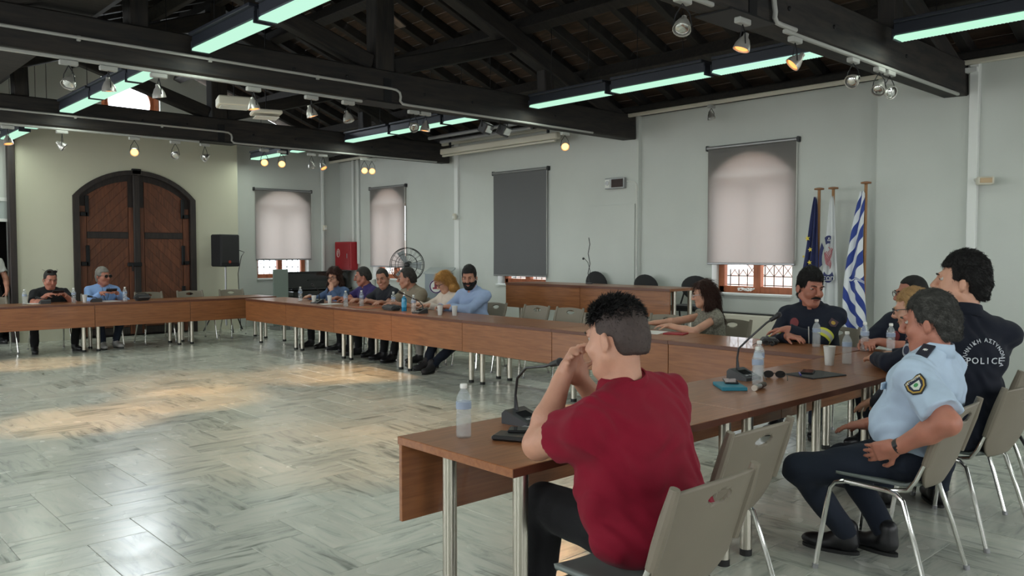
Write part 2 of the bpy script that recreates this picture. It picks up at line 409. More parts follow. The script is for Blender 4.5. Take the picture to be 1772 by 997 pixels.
# ---- roof: boards, rafters, purlins hang under "ceiling"
ceil = struct(MB().box((RX-2.0-3.05, (YN+YB)/2, EZ+.06), (XL*-1+.75+.6, YB-YN+.8, .08)).build('ceiling', M_RAFTER, smooth=False))
ceil.location = (0,0,0)
ang = math.atan(SL)
LEN = YB-YN+.5; YM = (YN+YB)/2+.1
hw = XW+.35-RX; nb = 24
bd = MB().box((0,0,0), (hw/math.cos(ang)/nb-.006, LEN, .024), .003).mesh('roof_board', M_BOARD)
raf = MB().box((0,0,0), (hw/math.cos(ang), .10, .13), .006).mesh('rafter', M_RAFTER)
pur = MB().box((0,0,0), (.15, LEN, .17), .01).mesh('purlin', M_RAFTER)
def child(name, me, p, loc, rot=(0,0,0)):
    o = bpy.data.objects.new(name, me); link(o, p); o.location = loc; o.rotation_euler = rot; return o
for sgn in (1,-1):
    for i in range(nb):
        d = (i+.5)*hw/nb; child('roof_board', bd, ceil, (RX+sgn*d, YM, roof_z(RX+1e-6)-SL*d+.16), (0, sgn*ang, 0))
    y = YN+.2
    while y < YB:
        child('rafter', raf, ceil, (RX+sgn*hw/2, y, roof_z(RX+1e-6)-SL*hw/2+.085), (0, sgn*ang, 0)); y += .53
    for d in (.9, 2.1, 3.3):
        child('purlin', pur, ceil, (RX+sgn*d, YM, roof_z(RX+1e-6)-SL*d-.075), (0, sgn*ang, 0))
child('ridge_beam', MB().box((0,0,0),(.12,LEN,.22),.01).mesh('ridge_beam', M_RAFTER), ceil, (RX,YM,roof_z(RX+1e-6)-.02))
child('wall_plate', MB().box((0,0,0),(.16,LEN,.14),.01).mesh('wall_plate', M_RAFTER), ceil, (9.36,YM,EZ+.02))
child('curtain_rail', MB().box((0,0,0),(.05,LEN,.05),.008).mesh('curtain_rail', M_CREAM), ceil, (9.16,YM,3.44))
child('curtain_rail_batten', MB().box((0,0,0),(.06,LEN,.07),.006).mesh('curtain_rail_batten', M_RAFTER), ceil, (9.17,YM,3.51))
# boards coloured pale to stand for light through gaps in the roof
M_PALE = wood('pale_gap_light_board', (.13,.10,.085), (.24,.18,.15), .8, (2,8,8))
for (x, y, z, l, a_) in ((4.55,12.6,4.86,.9,.1),(4.15,12.9,4.70,.8,-.1),(4.35,12.3,4.78,.7,0),(3.2,8.2,4.25,.9,.5),(6.1,8.9,4.55,.5,.2)):
    o = MB().box((0,0,0),(l,.12,.02),.003).build('gap_light_board', M_PALE, ceil, loc=(x,y,z), rot=(0, -ang if x < RX else ang, a_))
# ---- roof trusses
TB0, TB1 = 3.12, 3.47
def truss(y, label):
    t = thing('roof_truss', label, 'roof truss', (RX, y, TB0), 0)
    t['kind'] = 'structure'; tz = TB1-TB0; h = tz/2
    def part(name, p0, p1, w, d):
        p0, p1 = Vector(p0), Vector(p1); L = (p1-p0).length; a = math.atan2(p1.z-p0.z, p1.x-p0.x)
        mb = MB().box((0,0,0),(L,w,d),.014)
        v = []
        for q in mb.v: v.append((q[0], q[1]+.006*math.sin(q[0]*5+q[2]*9), q[2]+.006*math.sin(q[0]*3.1+q[1]*7)))
        mb.v = v
        return mb.build(name, M_BEAM, t, loc=(p0+p1)/2, rot=(0,-a,0))
    part('tie_beam', (XL-RX+.05,0,h), (9.32-RX,0,h), .25, tz)
    rl = lambda d: roof_z(RX+1e-6)-TB0-SL*d-.30
    part('principal_rafter', (4.22,0,rl(4.22)), (.06,0,rl(.06)), .20, .22); part('principal_rafter', (-4.22,0,rl(4.22)), (-.06,0,rl(.06)), .20, .22)
    part('king_post', (0,0,tz-.02), (0,0,rl(0)+.2), .22, .24)
    for s in (1,-1):
        part('queen_post', (s*2.55,0,tz-.02), (s*2.55,0,rl(2.55)-.05), .16, .17)
        part('strut', (s*.14,0,tz+.06), (s*1.95,0,rl(1.95)-.08), .16, .18)
    st = MB().box((0,0,-.006),(.55,.30,.012),.002); st.box((0,-.132,.12),(.10,.012,.26),.002)
    st.build('iron_strap', M_IRON, t)
    for s in (-1.1, -.5, .5, 1.2, 2.6): MB().ball((s,-.13,h+.03*math.sin(s*9)),(.018,.012,.018),8,5).build('bolt', M_IRON, t)
    return t
truss(3.16, 'nearest dark timber roof truss, its beam end at the upper right')
truss(7.56, 'middle dark timber roof truss with two long conduits along its beam')
truss(11.86, 'farthest dark timber roof truss, in front of the arched door')
truss(-1.3, 'dark timber roof truss over the near end of the hall')
# ---- windows: frames, panes, grilles
M_PANE = glass_mat('window_glass', (.96,.98,1.0), .06)
M_GRILLE = mat('iron_grille_paint', (.06,.055,.05), .5)
def window(n, origin, rz, two_leaf=True):
    """local x across, y outwards, z up from the sill"""
    w = OPW; hgt = 1.50; t = bpy.data.objects.new('window_%d' % n, None); link(t); t.location = origin; t.rotation_euler = (0,0,rz); t['kind'] = 'structure'
    f = MB()
    for s in (-1,1): f.box((s*(w/2-.045),.20,hgt/2),(.09,.08,hgt),.006)
    f.box((0,.20,.045),(w-.02,.08,.09),.006); f.box((0,.20,hgt),(w-.02,.07,.06),.006)
    f.build('window_frame', M_WINW, t); MB().box((0,.195,hgt/2),(.10,.09,hgt),.006).build('mullion', M_WINW, t)
    a = arch_pts(0, w-.02, hgt, .29); pr = [(x, z) for x, z in a]; inn = [(x*.88, hgt+.03+(z-hgt)*.82) for x, z in a]
    g = MB(); n_ = len(pr)
    for yy in (.16,.24): g.add([(x,yy,z) for x,z in pr]+[(x,yy,z) for x,z in inn], [(i,i+1,n_+i+1,n_+i) for i in range(n_-1)])
    g.build('arch_frame', M_WINW, t, smooth=False)
    for s in (-1,1): MB().box((s*(w/4+.003),.20,hgt/2+.04),(w/2-.14,.006,hgt-.12)).build('pane', M_PANE, t, smooth=False)
    MB().add([(x,.20,z) for x,z in inn], [tuple(range(len(inn)))]).build('pane', M_PANE, t, smooth=False)
    gr = MB()
    for i in range(9): gr.cyl((-w/2+.06+i*(w-.12)/8,.36,.02),(-w/2+.06+i*(w-.12)/8,.36,hgt+.05),.007,n=6)
    for z in (.10,.22,.38,.50,.9,1.3): gr.cyl((-w/2,.36,z),(w/2,.36,z),.007,n=6)
    for i in range(8):
        x0 = -w/2+.06+i*(w-.12)/8; x1 = x0+(w-.12)/8
        gr.cyl((x0,.36,.22),(x1,.36,.38),.005,n=5); gr.cyl((x1,.36,.22),(x0,.36,.38),.005,n=5)
    gr.build('iron_grille', M_GRILLE, t)
    MB().box((0,.12,-.012),(w+.02,.34,.03),.006).build('window_sill', M_REVEAL, t)
    return t
window(1, (8.05,YB,.96), 0); window(2, (XW,13.82,.96), -PI/2); window(3, (9.33,9.85,.96), -PI/2); window(4, (XW,5.62,.96), -PI/2)
# round gable window in its wooden frame
gw = bpy.data.objects.new('window_5', None); link(gw); gw.location = (5.09,YB+.12,(OZ0+OZ1)/2); gw['kind'] = 'structure'
f = MB(); W2, H2 = (OX1-OX0)/2, (OZ1-OZ0)/2
for s in (-1,1): f.box((s*(W2-.04),0,0),(.08,.10,2*H2),.006); f.box((0,0,s*(H2-.035)),(2*W2,.10,.07),.006)
f.build('window_frame', M_WINW, gw)
f = MB(); n_ = 32; ro = .37
ci = [(ro*math.cos(2*PI*i/n_), ro*math.sin(2*PI*i/n_)) for i in range(n_)]
def sq(c, s): k = max(abs(c)/(W2-.06), abs(s)/(H2-.05)); return (c/k, s/k)
ot = [sq(math.cos(2*PI*i/n_), math.sin(2*PI*i/n_)) for i in range(n_)]
for yy in (-.02,.02): f.add([(x,yy,z) for x,z in ci]+[(x,yy,z) for x,z in ot], [(i,(i+1)%n_,n_+(i+1)%n_,n_+i) for i in range(n_)])
f.add([(x,yy,z) for yy in (-.02,.02) for x,z in ci], [(i,(i+1)%n_,n_+(i+1)%n_,n_+i) for i in range(n_)])
f.build('round_surround', M_WINW, gw, smooth=False)
MB().add([(x,0,z) for x,z in ci], [tuple(range(n_))]).build('pane', M_PANE, gw, smooth=False)
# pavement outside, so that the windows look out on something
struct(B('ground_outside', (6, 8, -.35), (90, 90, .3), mat('pale_paving', (.55,.52,.47), .9, noise=(2,.1))))
struct(B('wall_outside', (16.5, 8, .8), (.4, 40, 2.2), mat('pink_garden_wall', (.62,.42,.36), .9, noise=(2,.1))))
# ---- stage
M_STAGE = mat('pale_stage_laminate', (.55,.54,.47), .5, noise=(3,.04))
struct(MB().box((8.53,8.05,.16),(1.58,5.3,.32),.008).build('floor_stage', M_STAGE))
# ---- big arched door
M_DIA = M_DOORW
def clip(poly, a, b, c):
    """keep a*x+b*y<=c"""
    out = []
    for i in range(len(poly)):
        p, q = poly[i], poly[(i+1)%len(poly)]; dp, dq = a*p[0]+b*p[1]-c, a*q[0]+b*q[1]-c
        if dp <= 0: out.append(p)
        if (dp < 0 < dq) or (dq < 0 < dp):
            t = dp/(dp-dq); out.append((p[0]+t*(q[0]-p[0]), p[1]+t*(q[1]-p[1])))
    return out
door = bpy.data.objects.new('door_1', None); link(door); door.location = (DC, YD-.01, 0); door['kind'] = 'structure'
RXZ = Matrix(((1,0,0),(0,0,1),(0,1,0)))     # local xy -> world xz, extrusion along +y
def pr(name, poly, y0, th, m, parent):
    return MB().prism(poly, th, RXZ, (0,y0,0)).build(name, m, parent, smooth=False)
A = arch_pts(0, DW, DS, DR, 24); A2 = arch_pts(0, DW-.20, DS, DR-.08, 24)
f = MB(); n_ = len(A); o1 = [(-DW/2,0)]+A+[(DW/2,0)]; o2 = [(-DW/2+.10,0)]+A2+[(DW/2-.10,0)]; n_ = len(o1)
for i in range(n_-1): f.prism([o1[i],o1[i+1],o2[i+1],o2[i]], .12, RXZ, (0,-.03,0))
f.build('door_frame', M_DOORB, door, smooth=False)
def below_arch(x0, x1, z0, mar):
    a = [(x, z-mar) for x, z in arch_pts(0, DW-.20, DS, DR-.08, 24) if x0 < x < x1]
    R_ = lambda x: np.interp(x, [p[0] for p in A2], [p[1] for p in A2])-mar
    return [(x0,z0),(x1,z0),(x1,float(R_(x1)))]+a[::-1]+[(x0,float(R_(x0)))]
for s in (-1,1):
    xa, xb = (.012, DW/2-.10) if s > 0 else (-(DW/2-.10), -.012)
    leaf = pr('door_leaf', below_arch(xa, xb, .01, 0), .07, .04, M_DOORB, door)
    ia, ib = xa+.13, xb-.13
    for nm, poly in (('lower', [(ia,.16),(ib,.16),(ib,1.74),(ia,1.74)]), ('upper', below_arch(ia, ib, 1.86, .11))):
        for k in range(-30, 40):
            d = k*.125; sg = 1 if s > 0 else -1      # boards run up towards the middle
            q = clip(clip(poly, sg*.70711, .70711, d+.122), -sg*.70711, -.70711, -d)
            if len(q) >= 3: pr('plank', q, .045, .026, M_DOORW, leaf)
    for (x0,x1,z0,z1) in ((ia-.12,ia-.01,.03,2.3),(ib+.01,ib+.12,.03,2.3)):
        pr('stile', [(x0,z0),(x1,z0),(x1,z1),(x0,z1)], .04, .03, M_DOORW, leaf)
    for z0, z1 in ((1.75,1.85),(.04,.15)): pr('rail', [(ia,z0),(ib,z0),(ib,z1),(ia,z1)], .036, .034, M_DOORB, leaf)
    xo = xb-.02 if s > 0 else xa+.02
    for zz in (1.30,2.16,.55):      # strap hinges
        h = MB().box((xo-s*.06,.018,zz),(.12,.03,.07),.006); h.box((xo-s*.11,.018,zz+.14),(.06,.03,.36),.006)
        h.build('strap_hinge', M_IRON, leaf)
MB().box((0,.02,1.45),(.11,.05,2.86),.008).build('meeting_post', M_DOORB, door)
MB().box((0,.0,2.94),(.16,.06,.10),.01).build('top_catch', M_IRON, door)
h = MB().box((-.06,-.02,1.28),(.24,.05,.07),.008); h.cyl((-.10,-.045,1.28),(-.10,-.045,1.16),.014,n=8); h.build('bolt_lock', M_IRON, door)
# ================================================================== lights under the roof
M_TUBEG = emission('fluorescent_green_white', (.50,.97,.68), 1.12)
M_TUBEB = emission('fluorescent_cool_white', (.60,.98,.88), 1.15)
M_TUBEL = emission('glowing_louvre', (.58,.99,.76), 1.05)
FL = 1.26
fh = MB().box((0,0,.07),(.15,FL-.03,.10),.008); fh.box((0,0,.13),(.22,FL-.06,.03),.006)
fh = fh.mesh('housing', mat('dark_blue_grey_metal', (.03,.035,.05), .5))
fd = [MB().box((0,0,.006),(.145,FL-.05,.024),.006).mesh('diffuser', m) for m in (M_TUBEG, M_TUBEB)]
lv = MB()
for i in range(44): lv.box((0,-FL/2+.04+i*(FL-.08)/43,-.009),(.15,.006,.006))
for s in (-1,1): lv.box((s*.076,0,.0),(.003,FL-.05,.018))
lv = lv.mesh('louvre', M_TUBEL, smooth=False)
ec = MB().box((0,0,.03),(.16,.014,.09),.003).mesh('end_cap', MATS['dark_blue_grey_metal'])
BAYS = (((-.95,2.95), 'in front of the nearest truss'), ((3.42,7.36), 'between the nearest and middle trusses'),
        ((7.78,11.66), 'between the middle and farthest trusses'), ((12.08,15.25), 'beyond the farthest truss'))
k = 0
for X, side in ((2.97,'left'),(7.14,'right')):
    for bi, ((y0,y1), bay) in enumerate(BAYS):
        n = 3 if bi < 3 else 2
        for i in range(n):
            y = y0+(i+.5)*(y1-y0)/n; pos = ('near','middle','far')[i] if n == 3 else ('near','far')[i]
            t = thing('fluorescent_light', 'lit fluorescent batten, %s one of the %s row %s' % (pos, side, bay), 'ceiling light', (X,y,3.30), 0, 'fluorescent battens under the roof')
            child('housing', fh, t, (0,0,0)); child('diffuser', fd[1 if (X > 5 and i == 0) or k % 5 == 4 else 0], t, (0,0,0)); child('louvre', lv, t, (0,0,0))
            for s in (-1,1): child('end_cap', ec, t, (0,s*(FL/2-.012),0))
            for s in (-.3,.3): MB().cyl((0,s,.14),(0,s,.9),.004,n=5).build('hanger', M_IRON, t)
            k += 1
        l = area('fluorescent_glow', (X,(y0+y1)/2,3.275), (0,0,0), .14, y1-y0-.1, 24, (.90,1.0,.88))
# ---- conduits and light tracks on the beams
M_COND = mat('grey_conduit', (.42,.42,.40), .45); M_TRACK = mat('white_track', (.40,.40,.38), .5)
def pipe(name, pts, r, m, label, cat='conduit'):
    p0 = Vector(pts[0]); o = MB().tube([Vector(p)-p0 for p in pts], r, 8).build(name, m, loc=p0); return tag(o, label, cat)
def bend(yf, x, z0, z1): return [(x-.10,yf,z0),(x-.03,yf,z0-.006),(x+.01,yf-.004,z0-.03),(x+.02,yf-.006,(z0+z1)/2),(x+.015,yf-.004,z1+.03),(x+.05,yf,z1+.004),(x+.12,yf,z1)]
for yb, who, xe in ((3.16,'nearest',8.9),(7.56,'middle',8.35),(11.86,'farthest',9.0)):
    yf = yb-.155
    if who == 'nearest':
        pipe('conduit', [(5.25,yf,3.9),(5.27,yf,3.6),(5.28,yf,3.32)]+bend(yf,5.28,3.26,3.115)[2:]+[(5.6,yf,3.115)], .018, M_COND, 'grey conduit running down the king post of the nearest truss')
    else:
        pipe('conduit', [(XL+.1,yf,3.265)]+bend(yf,5.18,3.265,3.115)+[(xe,yf,3.115)], .014, M_COND, 'grey upper conduit that bends down at the king post of the %s truss' % who)
    for a, b_, wh in (((XL+.1,4.72,'left'),) if who != 'nearest' else ((XL+.1,4.55,'left'),(5.45,8.9,'right'))):
        mb = MB().box((0,0,0),(b_-a,.03,.028),.006)
        o = mb.build('light_track', M_TRACK, loc=((a+b_)/2,yf+.01,3.085)); tag(o, 'white light track under the %s half of the %s truss beam' % (wh, who), 'light track')
    if who != 'nearest':
        for xx in np.arange(-2.4, 8.2, 1.1): 
            if xx < 5: child('clip', MB().box((0,0,0),(.03,.03,.045),.004).mesh('clip', M_COND), bpy.data.objects[ 'light_track' if who == 'nearest' else o.name ], (xx-o.location.x, 0, .175))
# ---- spotlights
M_BELL = mat('silver_lamp_bell', (.55,.53,.50), .3, .6); M_BULBON = emission('halogen_glow', (1.0,.36,.10), 2.4); M_BULBHOT = emission('halogen_hot', (1.0,.45,.15), 4.0)
M_BULBOFF = mat('lamp_reflector', (.75,.75,.74), .12, .9)
def spot(loc, aim, state, label, drop=.16, sc=1.0):
    """loc = mounting point under the track; aim = direction the lamp faces; state off/on/hot"""
    t = thing('spotlight', label, 'spotlight', loc, 0, 'spotlights on the truss tracks')
    MB().box((0,0,-.02),(.14*sc,.05,.04),.006).build('mount_box', M_TRACK, t)
    d = Vector(aim).normalized(); R = frame_z(d); c = Vector((0,0,-.04-drop*sc))
    x = R.col[0]; y = MB()
    for s in (-1,1): y.tube([(0,0,-.04), c*.55+Vector((0,0,-.01))+x*s*.045*sc, c+x*s*.058*sc], .004, 5)
    y.build('yoke', M_IRON, t)
    MB().lathe([(.016*sc,-.085*sc),(.02*sc,-.06*sc),(.034*sc,-.045*sc),(.052*sc,-.005*sc),(.058*sc,.03*sc),(.054*sc,.03*sc),(.048*sc,.0)], c, 16, R).build('lamp_bell', M_BELL, t)
    MB().ball(c+d*.018*sc, (.046*sc,.046*sc,.012*sc), 14, 6, R).build('bulb', {'off':M_BULBOFF,'on':M_BULBON,'hot':M_BULBHOT}[state], t)
    return t
def lamp(loc, target, power, size=.55, blend=.8):
    l = bpy.data.lights.new('halogen_beam', 'SPOT'); l.energy = power; l.color = (1.0,.53,.22); l.spot_size = size; l.spot_blend = blend; l.shadow_soft_size = .05
    o = bpy.data.objects.new('halogen_beam', l); COL.objects.link(o); o.location = loc
    o.rotation_euler = (Vector(target)-Vector(loc)).to_track_quat('-Z','Y').to_euler()
TZ = 3.068
def on_beam(px, yb):
    t = (px-886)/F_PX; return yb*(math.sin(_yaw)+math.cos(_yaw)*t)/(math.cos(_yaw)-math.sin(_yaw)*t)
SP = [ # pixel column, beam, state, aim, floor target or None, what tells it apart
 (1177,3.16,'off',(-.5,-.2,-.8),None,'unlit white spotlight hanging left of the king post of the nearest truss'),
 (1280,3.16,'on',(-.25,.2,-.95),(3.3,5.2,0),'glowing spotlight just right of the king post of the nearest truss'),
 (1370,3.16,'on',(-.5,.5,-.7),(3.9,6.6,0),'glowing spotlight where the right battens meet the nearest truss'),
 (1470,3.16,'off',(-.75,.1,-.4),None,'unlit pale spotlight tilted left on the right part of the nearest truss'),
 (1515,3.16,'off',(-.7,0,-.6),None,'unlit pale spotlight half hidden near the right end of the nearest truss'),
 (1533,3.16,'off',(-.35,-.75,-.35),None,'unlit spotlight with bare reflector at the right end of the nearest truss'),
 (127,7.56,'off',(-.4,-.3,-.7),None,'unlit spotlight at the far left of the middle truss'),
 (195,7.56,'on',(.1,.1,-1),(2.1,7.9,0),'glowing spotlight in front of the round gable window'),
 (281,7.56,'on',(.2,.1,-1),(3.2,8.3,0),'glowing spotlight right of the round gable window'),
 (443,7.56,'on',(.1,-.1,-1),(3.6,9.3,0),'glowing spotlight beside the white ceiling boxes'),
 (542,7.56,'on',(.3,-.1,-.95),(5.0,8.9,0),'glowing spotlight alone left of the king post of the middle truss'),
 (605,7.56,'off',(.1,-.3,-.9),None,'unlit wire-yoked spotlight left of the king post of the middle truss'),
 (717,7.56,'off',(-.1,-.8,-.5),None,'ring-shaped unlit spotlight right of the king post of the middle truss'),
 (737,7.56,'on',(-.1,.1,-1),(5.4,8.6,0),'glowing spotlight of the pair right of the middle king post'),
 (977,7.56,'hot',(-.55,-.7,-.45),(4.6,3.9,.6),'bright spotlight facing us near the wall end of the middle truss'),
 (20,11.86,'on',(.1,-.2,-.9),(2.7,12.3,0),'glowing spotlight at the far left of the farthest truss'),
 (113,11.86,'off',(.7,-.3,-.6),None,'unlit white spotlight right of the left batten end, farthest truss'),
 (237,11.86,'hot',(-.35,-.85,-.4),None,'bright spotlight facing us above the arched door'),
 (307,11.86,'off',(-.5,-.6,-.6),None,'unlit dark spotlight above the right half of the arched door'),
 (358,11.86,'off',(-.8,-.2,-.5),None,'unlit spotlight near the right edge of the door wall'),
 (460,11.86,'hot',(-.35,-.85,-.4),None,'left of the two bright spotlights above the left blind'),
 (490,11.86,'hot',(-.4,-.8,-.4),None,'right of the two bright spotlights above the left blind'),
 (541,11.86,'off',(.1,-.3,-.9),None,'unlit spotlight right of the left blind, farthest truss'),
 (561,11.86,'on',(.2,-.5,-.8),None,'dimly lit spotlight above the room corner'),
 (632,11.86,'hot',(-.4,-.8,-.4),None,'left of the paired bright spotlights above the narrow blind'),
 (645,11.86,'hot',(-.4,-.8,-.4),None,'right of the paired bright spotlights above the narrow blind')]
for px, yb, st, aim, tg, lab in SP:
    x = on_beam(px, yb-.145)
    spot((x,yb-.145,TZ), aim, st, lab, .14 if yb < 10 else .16)
    if tg: lamp((x,yb-.15,TZ-.24), tg, 260 if st == 'on' else 60, .60)
# one small spotlight on the window wall rail
spot((9.12,6.05,3.40), (-.1,-.3,-.95), 'off', 'small cream spotlight on the rail above the largest blind', .12, .9)
# dark floodlights near the screen case
for i, (x, y) in enumerate(((6.6,7.60),(6.9,7.60))):
    t = thing('floodlight', 'dark rectangular floodlight, %s of the pair by the screen case' % ('left','right')[i], 'floodlight', (x,y,3.12), .4, 'floodlights behind the middle truss')
    MB().box((0,0,-.10),(.20,.10,.13),.01,rotm(.5,0,0)).build('lamp_body', mat('dark_lamp_metal', (.06,.06,.065), .5, .4), t)
    MB().box((0,-.05,-.12),(.17,.01,.09),.003,rotm(.5,0,0)).build('lamp_glass', M_BULBOFF, t)
    MB().tube([(-.11,0,-.1),(-.11,0,.004),(.11,0,.004),(.11,0,-.1)],.006,6).build('bracket', M_IRON, t)
# white boxes under the roof
for i, (x,y,z,w) in enumerate(((3.92,8.75,3.10,.36),(4.27,8.70,3.02,.32))):
    t = thing('ceiling_box', ('white ventilation box hung behind the middle truss','flat white panel box beside the ventilation box')[i], 'ceiling box', (x,y,z), -.3)
    MB().box((0,0,.05),(w,.30,.10 if i == 0 else .045),.012).build('casing', M_CREAM, t); MB().box((0,0,-.004),(w-.06,.24,.008),.002).build('face_plate', M_WHITEP, t)
    MB().cyl((0,0,.08),(0,0,1.2),.006,n=6).build('hanger', M_IRON, t)
# rolled-up projection screen along the window wall
t = thing('projection_screen', 'long cream case of a rolled-up projection screen below the roof', 'screen', (8.92,10.02,3.26))
MB().box((0,0,0),(.11,2.85,.10),.016).build('case', M_CREAM, t); MB().box((-.02,0,-.075),(.05,2.75,.03),.006).build('bottom_bar', M_CREAM, t)
for s in (-1.2,1.2): MB().box((0,s,.28),(.03,.04,.46),.003).build('bracket', M_IRON, t)
for i, (x, z) in enumerate(((8.55,3.36),(8.3,3.40))):
    o = MB().cyl((0,-1.1,0),(0,1.1,0),.028,n=10).build('ceiling_pipe', M_GREYM, loc=(x,9.9,z)); tag(o, ('grey pipe next to the projection screen case','grey pipe farther from the wall beside the screen case')[i], 'pipe')
# ================================================================== wall fittings
M_BLIND = two('translucent_blind', 'ShaderNodeBsdfDiffuse', 'ShaderNodeBsdfTranslucent', (.27,.27,.27), (.50,.44,.40), .5)
M_BLINDD = mat('dark_grey_blind', (.135,.135,.14), .85, bump=.15, bscale=600)
def blind(origin, rz, w, ztop, zbot, m, label):
    """local x across, +y into the wall"""
    t = thing('roller_blind', label, 'blind', origin, rz, 'roller blinds')
    t.location.z = zbot; h = ztop-zbot; mb = MB(); n = 14; vs = []; fs = []
    for i in range(n+1):
        for j in range(9): vs.append((-w/2+w*i/n, -.012+.006*math.sin(i*1.3+j*.5)*(1-j/10), h*j/8))
    fs = [(i*9+j, i*9+j+1, (i+1)*9+j+1, (i+1)*9+j) for i in range(n) for j in range(8)]
    mb.add(vs, fs).build('fabric', m, t)
    MB().cyl((-w/2-.01,-.012,h),(w/2+.01,-.012,h),.024,n=12).build('roller', M_GREYM, t)
    for s in (-1,1): MB().box((s*(w/2+.02),.005,h),(.03,.06,.07),.006).build('bracket', M_BLACK, t)
    MB().box((0,-.012,0),(w,.018,.03),.006).build('bottom_bar', M_GREYM, t)
    MB().tube([(w/2+.012,-.02,h),(w/2+.014,-.024,h*.5),(w/2+.012,-.02,.05)],.004,5).build('cord', M_WHITEP, t)
    return t
blind((8.05,YB-.030,0), 0, 1.25, 2.78, 1.35, M_BLIND, 'pale roller blind on the far wall beside the arched door wall')
blind((XW-.030,13.82,0), -PI/2, 1.24, 2.81, 1.21, M_BLIND, 'narrow-looking pale roller blind behind the standing fan')
blind((9.33-.034,9.85,0), -PI/2, 1.28, 2.84, 1.11, M_BLINDD, 'dark grey opaque roller blind with light at its edges')
blind((XW-.030,5.62,0), -PI/2, 1.26, 2.88, 1.35, M_BLIND, 'large pale roller blind left of the flags')
# fire hose cabinet
M_RED = mat('fire_red', srgb(170,34,44), .45)
t = thing('fire_hose_cabinet', 'red fire hose cabinet on the wall in the far corner', 'fire cabinet', (9.30,15.28,1.12), -PI/2)
MB().box((0,0,.30),(.64,.18,.60),.01).build('case', M_RED, t); MB().box((0,-.095,.30),(.58,.012,.54),.004).build('door', mat('fire_red_door', srgb(160,30,40), .4), t)
MB().box((.19,-.104,.30),(.02,.012,.10),.003).build('handle', M_GREYM, t)
MB().tube([(-.16+.055*math.cos(a),-.103,.36+.085*math.sin(a)) for a in np.linspace(0,2*PI,25)[:-1]],.006,6,True).build('oval_ring', M_WHITEP, t)
text('letter', 'F', M_WHITEP, t, (-.16,-.103,.36), (PI/2,0,0), .13)
t = thing('hose_box', 'white box on the wall to the right below the red fire cabinet', 'box', (9.33,14.55,.55), -PI/2); MB().box((0,0,.2),(.50,.12,.40),.015).build('case', M_WHITEP, t); MB().box((0,-.063,.2),(.42,.01,.32),.004).build('lid', M_WHITE, t)
# display clock
t = thing('wall_clock_display', 'grey digital display clock high on the wall above the stage', 'clock', (9.30,7.80,2.43), -PI/2)
MB().box((0,0,.08),(.36,.07,.16),.008).build('case', M_GREYM, t); MB().box((.06,-.037,.08),(.22,.008,.12),.002).build('screen', mat('dark_red_screen', (.03,.012,.012), .2), t)
MB().box((-.125,-.037,.08),(.09,.008,.12),.002).build('dial_panel', M_WHITEP, t); MB().lathe([(.0,0),(.034,0),(.034,.006)],(-.125,-.041,.09),16,rotm(PI/2,0,0)).build('dial', M_GREYM, t)
pipe('cable', [(9.315,7.60,2.53),(9.315,7.47,2.52),(9.318,7.43,2.49),(9.32,7.42,2.3),(9.32,7.42,.5)], .008, M_WHITEP, 'thin white cable running down from the display clock', 'cable')
def sensor(loc, rz, label):
    t = thing('motion_sensor', label, 'sensor', loc, rz, 'motion sensors on the walls'); MB().box((0,-.03,0),(.07,.06,.11),.012).build('case', M_CREAM, t); MB().box((0,-.062,-.015),(.05,.01,.05),.004).build('lens', M_WHITEP, t)
    MB().cyl((0,.02,.0),(0,-.01,0),.015,n=8).build('bracket', M_CREAM, t)
sensor((8.95,15.60,2.02), 0, 'small motion sensor on the pipe left of the fire cabinet'); sensor((9.27,11.50,2.14), -PI/2, 'small motion sensor at the foot of the pipe by the dark blind')
pipe('cable_pipe', [(9.29,11.47,3.4),(9.29,11.47,2.2)], .012, M_WHITE, 'white pipe above the motion sensor by the dark blind', 'pipe')
t = thing('alarm_sounder', 'beige wall box sounder beside the white trunking at the right edge', 'sensor', (9.15,2.84,2.22), -PI/2+.5)
MB().box((0,-.05,0),(.15,.11,.08),.012).build('case', M_CREAM, t); MB().box((.0,-.108,0),(.11,.008,.05),.003).build('lens', mat('amber_lens', (.5,.35,.2), .3), t); MB().cyl((-.06,.06,.02),(-.06,-.02,.02),.02,n=8).build('bracket', M_WHITEP, t)
# fan-coil heater below the big window, cable on its sill
t = thing('fan_coil_heater', 'low cream heater cabinet under the window by the flags', 'heater', (9.24,5.5,0), -PI/2)
MB().box((0,0,.36),(1.5,.24,.70),.012).build('cabinet', M_CREAM, t); MB().box((0,-.02,.722),(1.36,.10,.012),.003).build('grille', M_BLACK, t); MB().box((0,-.122,.12),(1.4,.008,.12),.003).build('lower_panel', M_WHITEP, t)
mb = MB(); pts = [(.05*math.sin(a*.9)+.12*math.cos(a), .05*math.sin(a*1.7), .03+.035*abs(math.sin(a*1.3))) for a in np.linspace(0,16,80)]
o = mb.tube([(y,x,z) for x,y,z in pts], .006, 6).build('coiled_cable', M_WHITEP, loc=(9.47,5.72,.965)); tag(o, 'loosely coiled white cable on the window sill by the flags', 'cable')
# loose flex hanging over the stage wall
t = thing('gooseneck_microphone', 'thin black gooseneck microphone rising from the stage table', 'microphone', (8.45,7.55,1.06))
MB().lathe([(.05,0),(.05,.012),(.012,.02)],(0,0,0),14).build('base', M_BLACK, t)
MB().tube([(0,0,.01),(.0,.02,.15),(0,-.015,.28),(0,.02,.42),(0,-.01,.55),(0,.01,.64)],.006,6).build('neck', M_BLACK, t)
MB().tube([(0,.02,.05),(0,-.02,.18),(0,.025,.30),(0,.10,.36)],.004,5).build('cable', M_BLACK, t); MB().ball((0,.11,.35),(.012,.02,.018),8,6).build('capsule', M_BLACK, t)
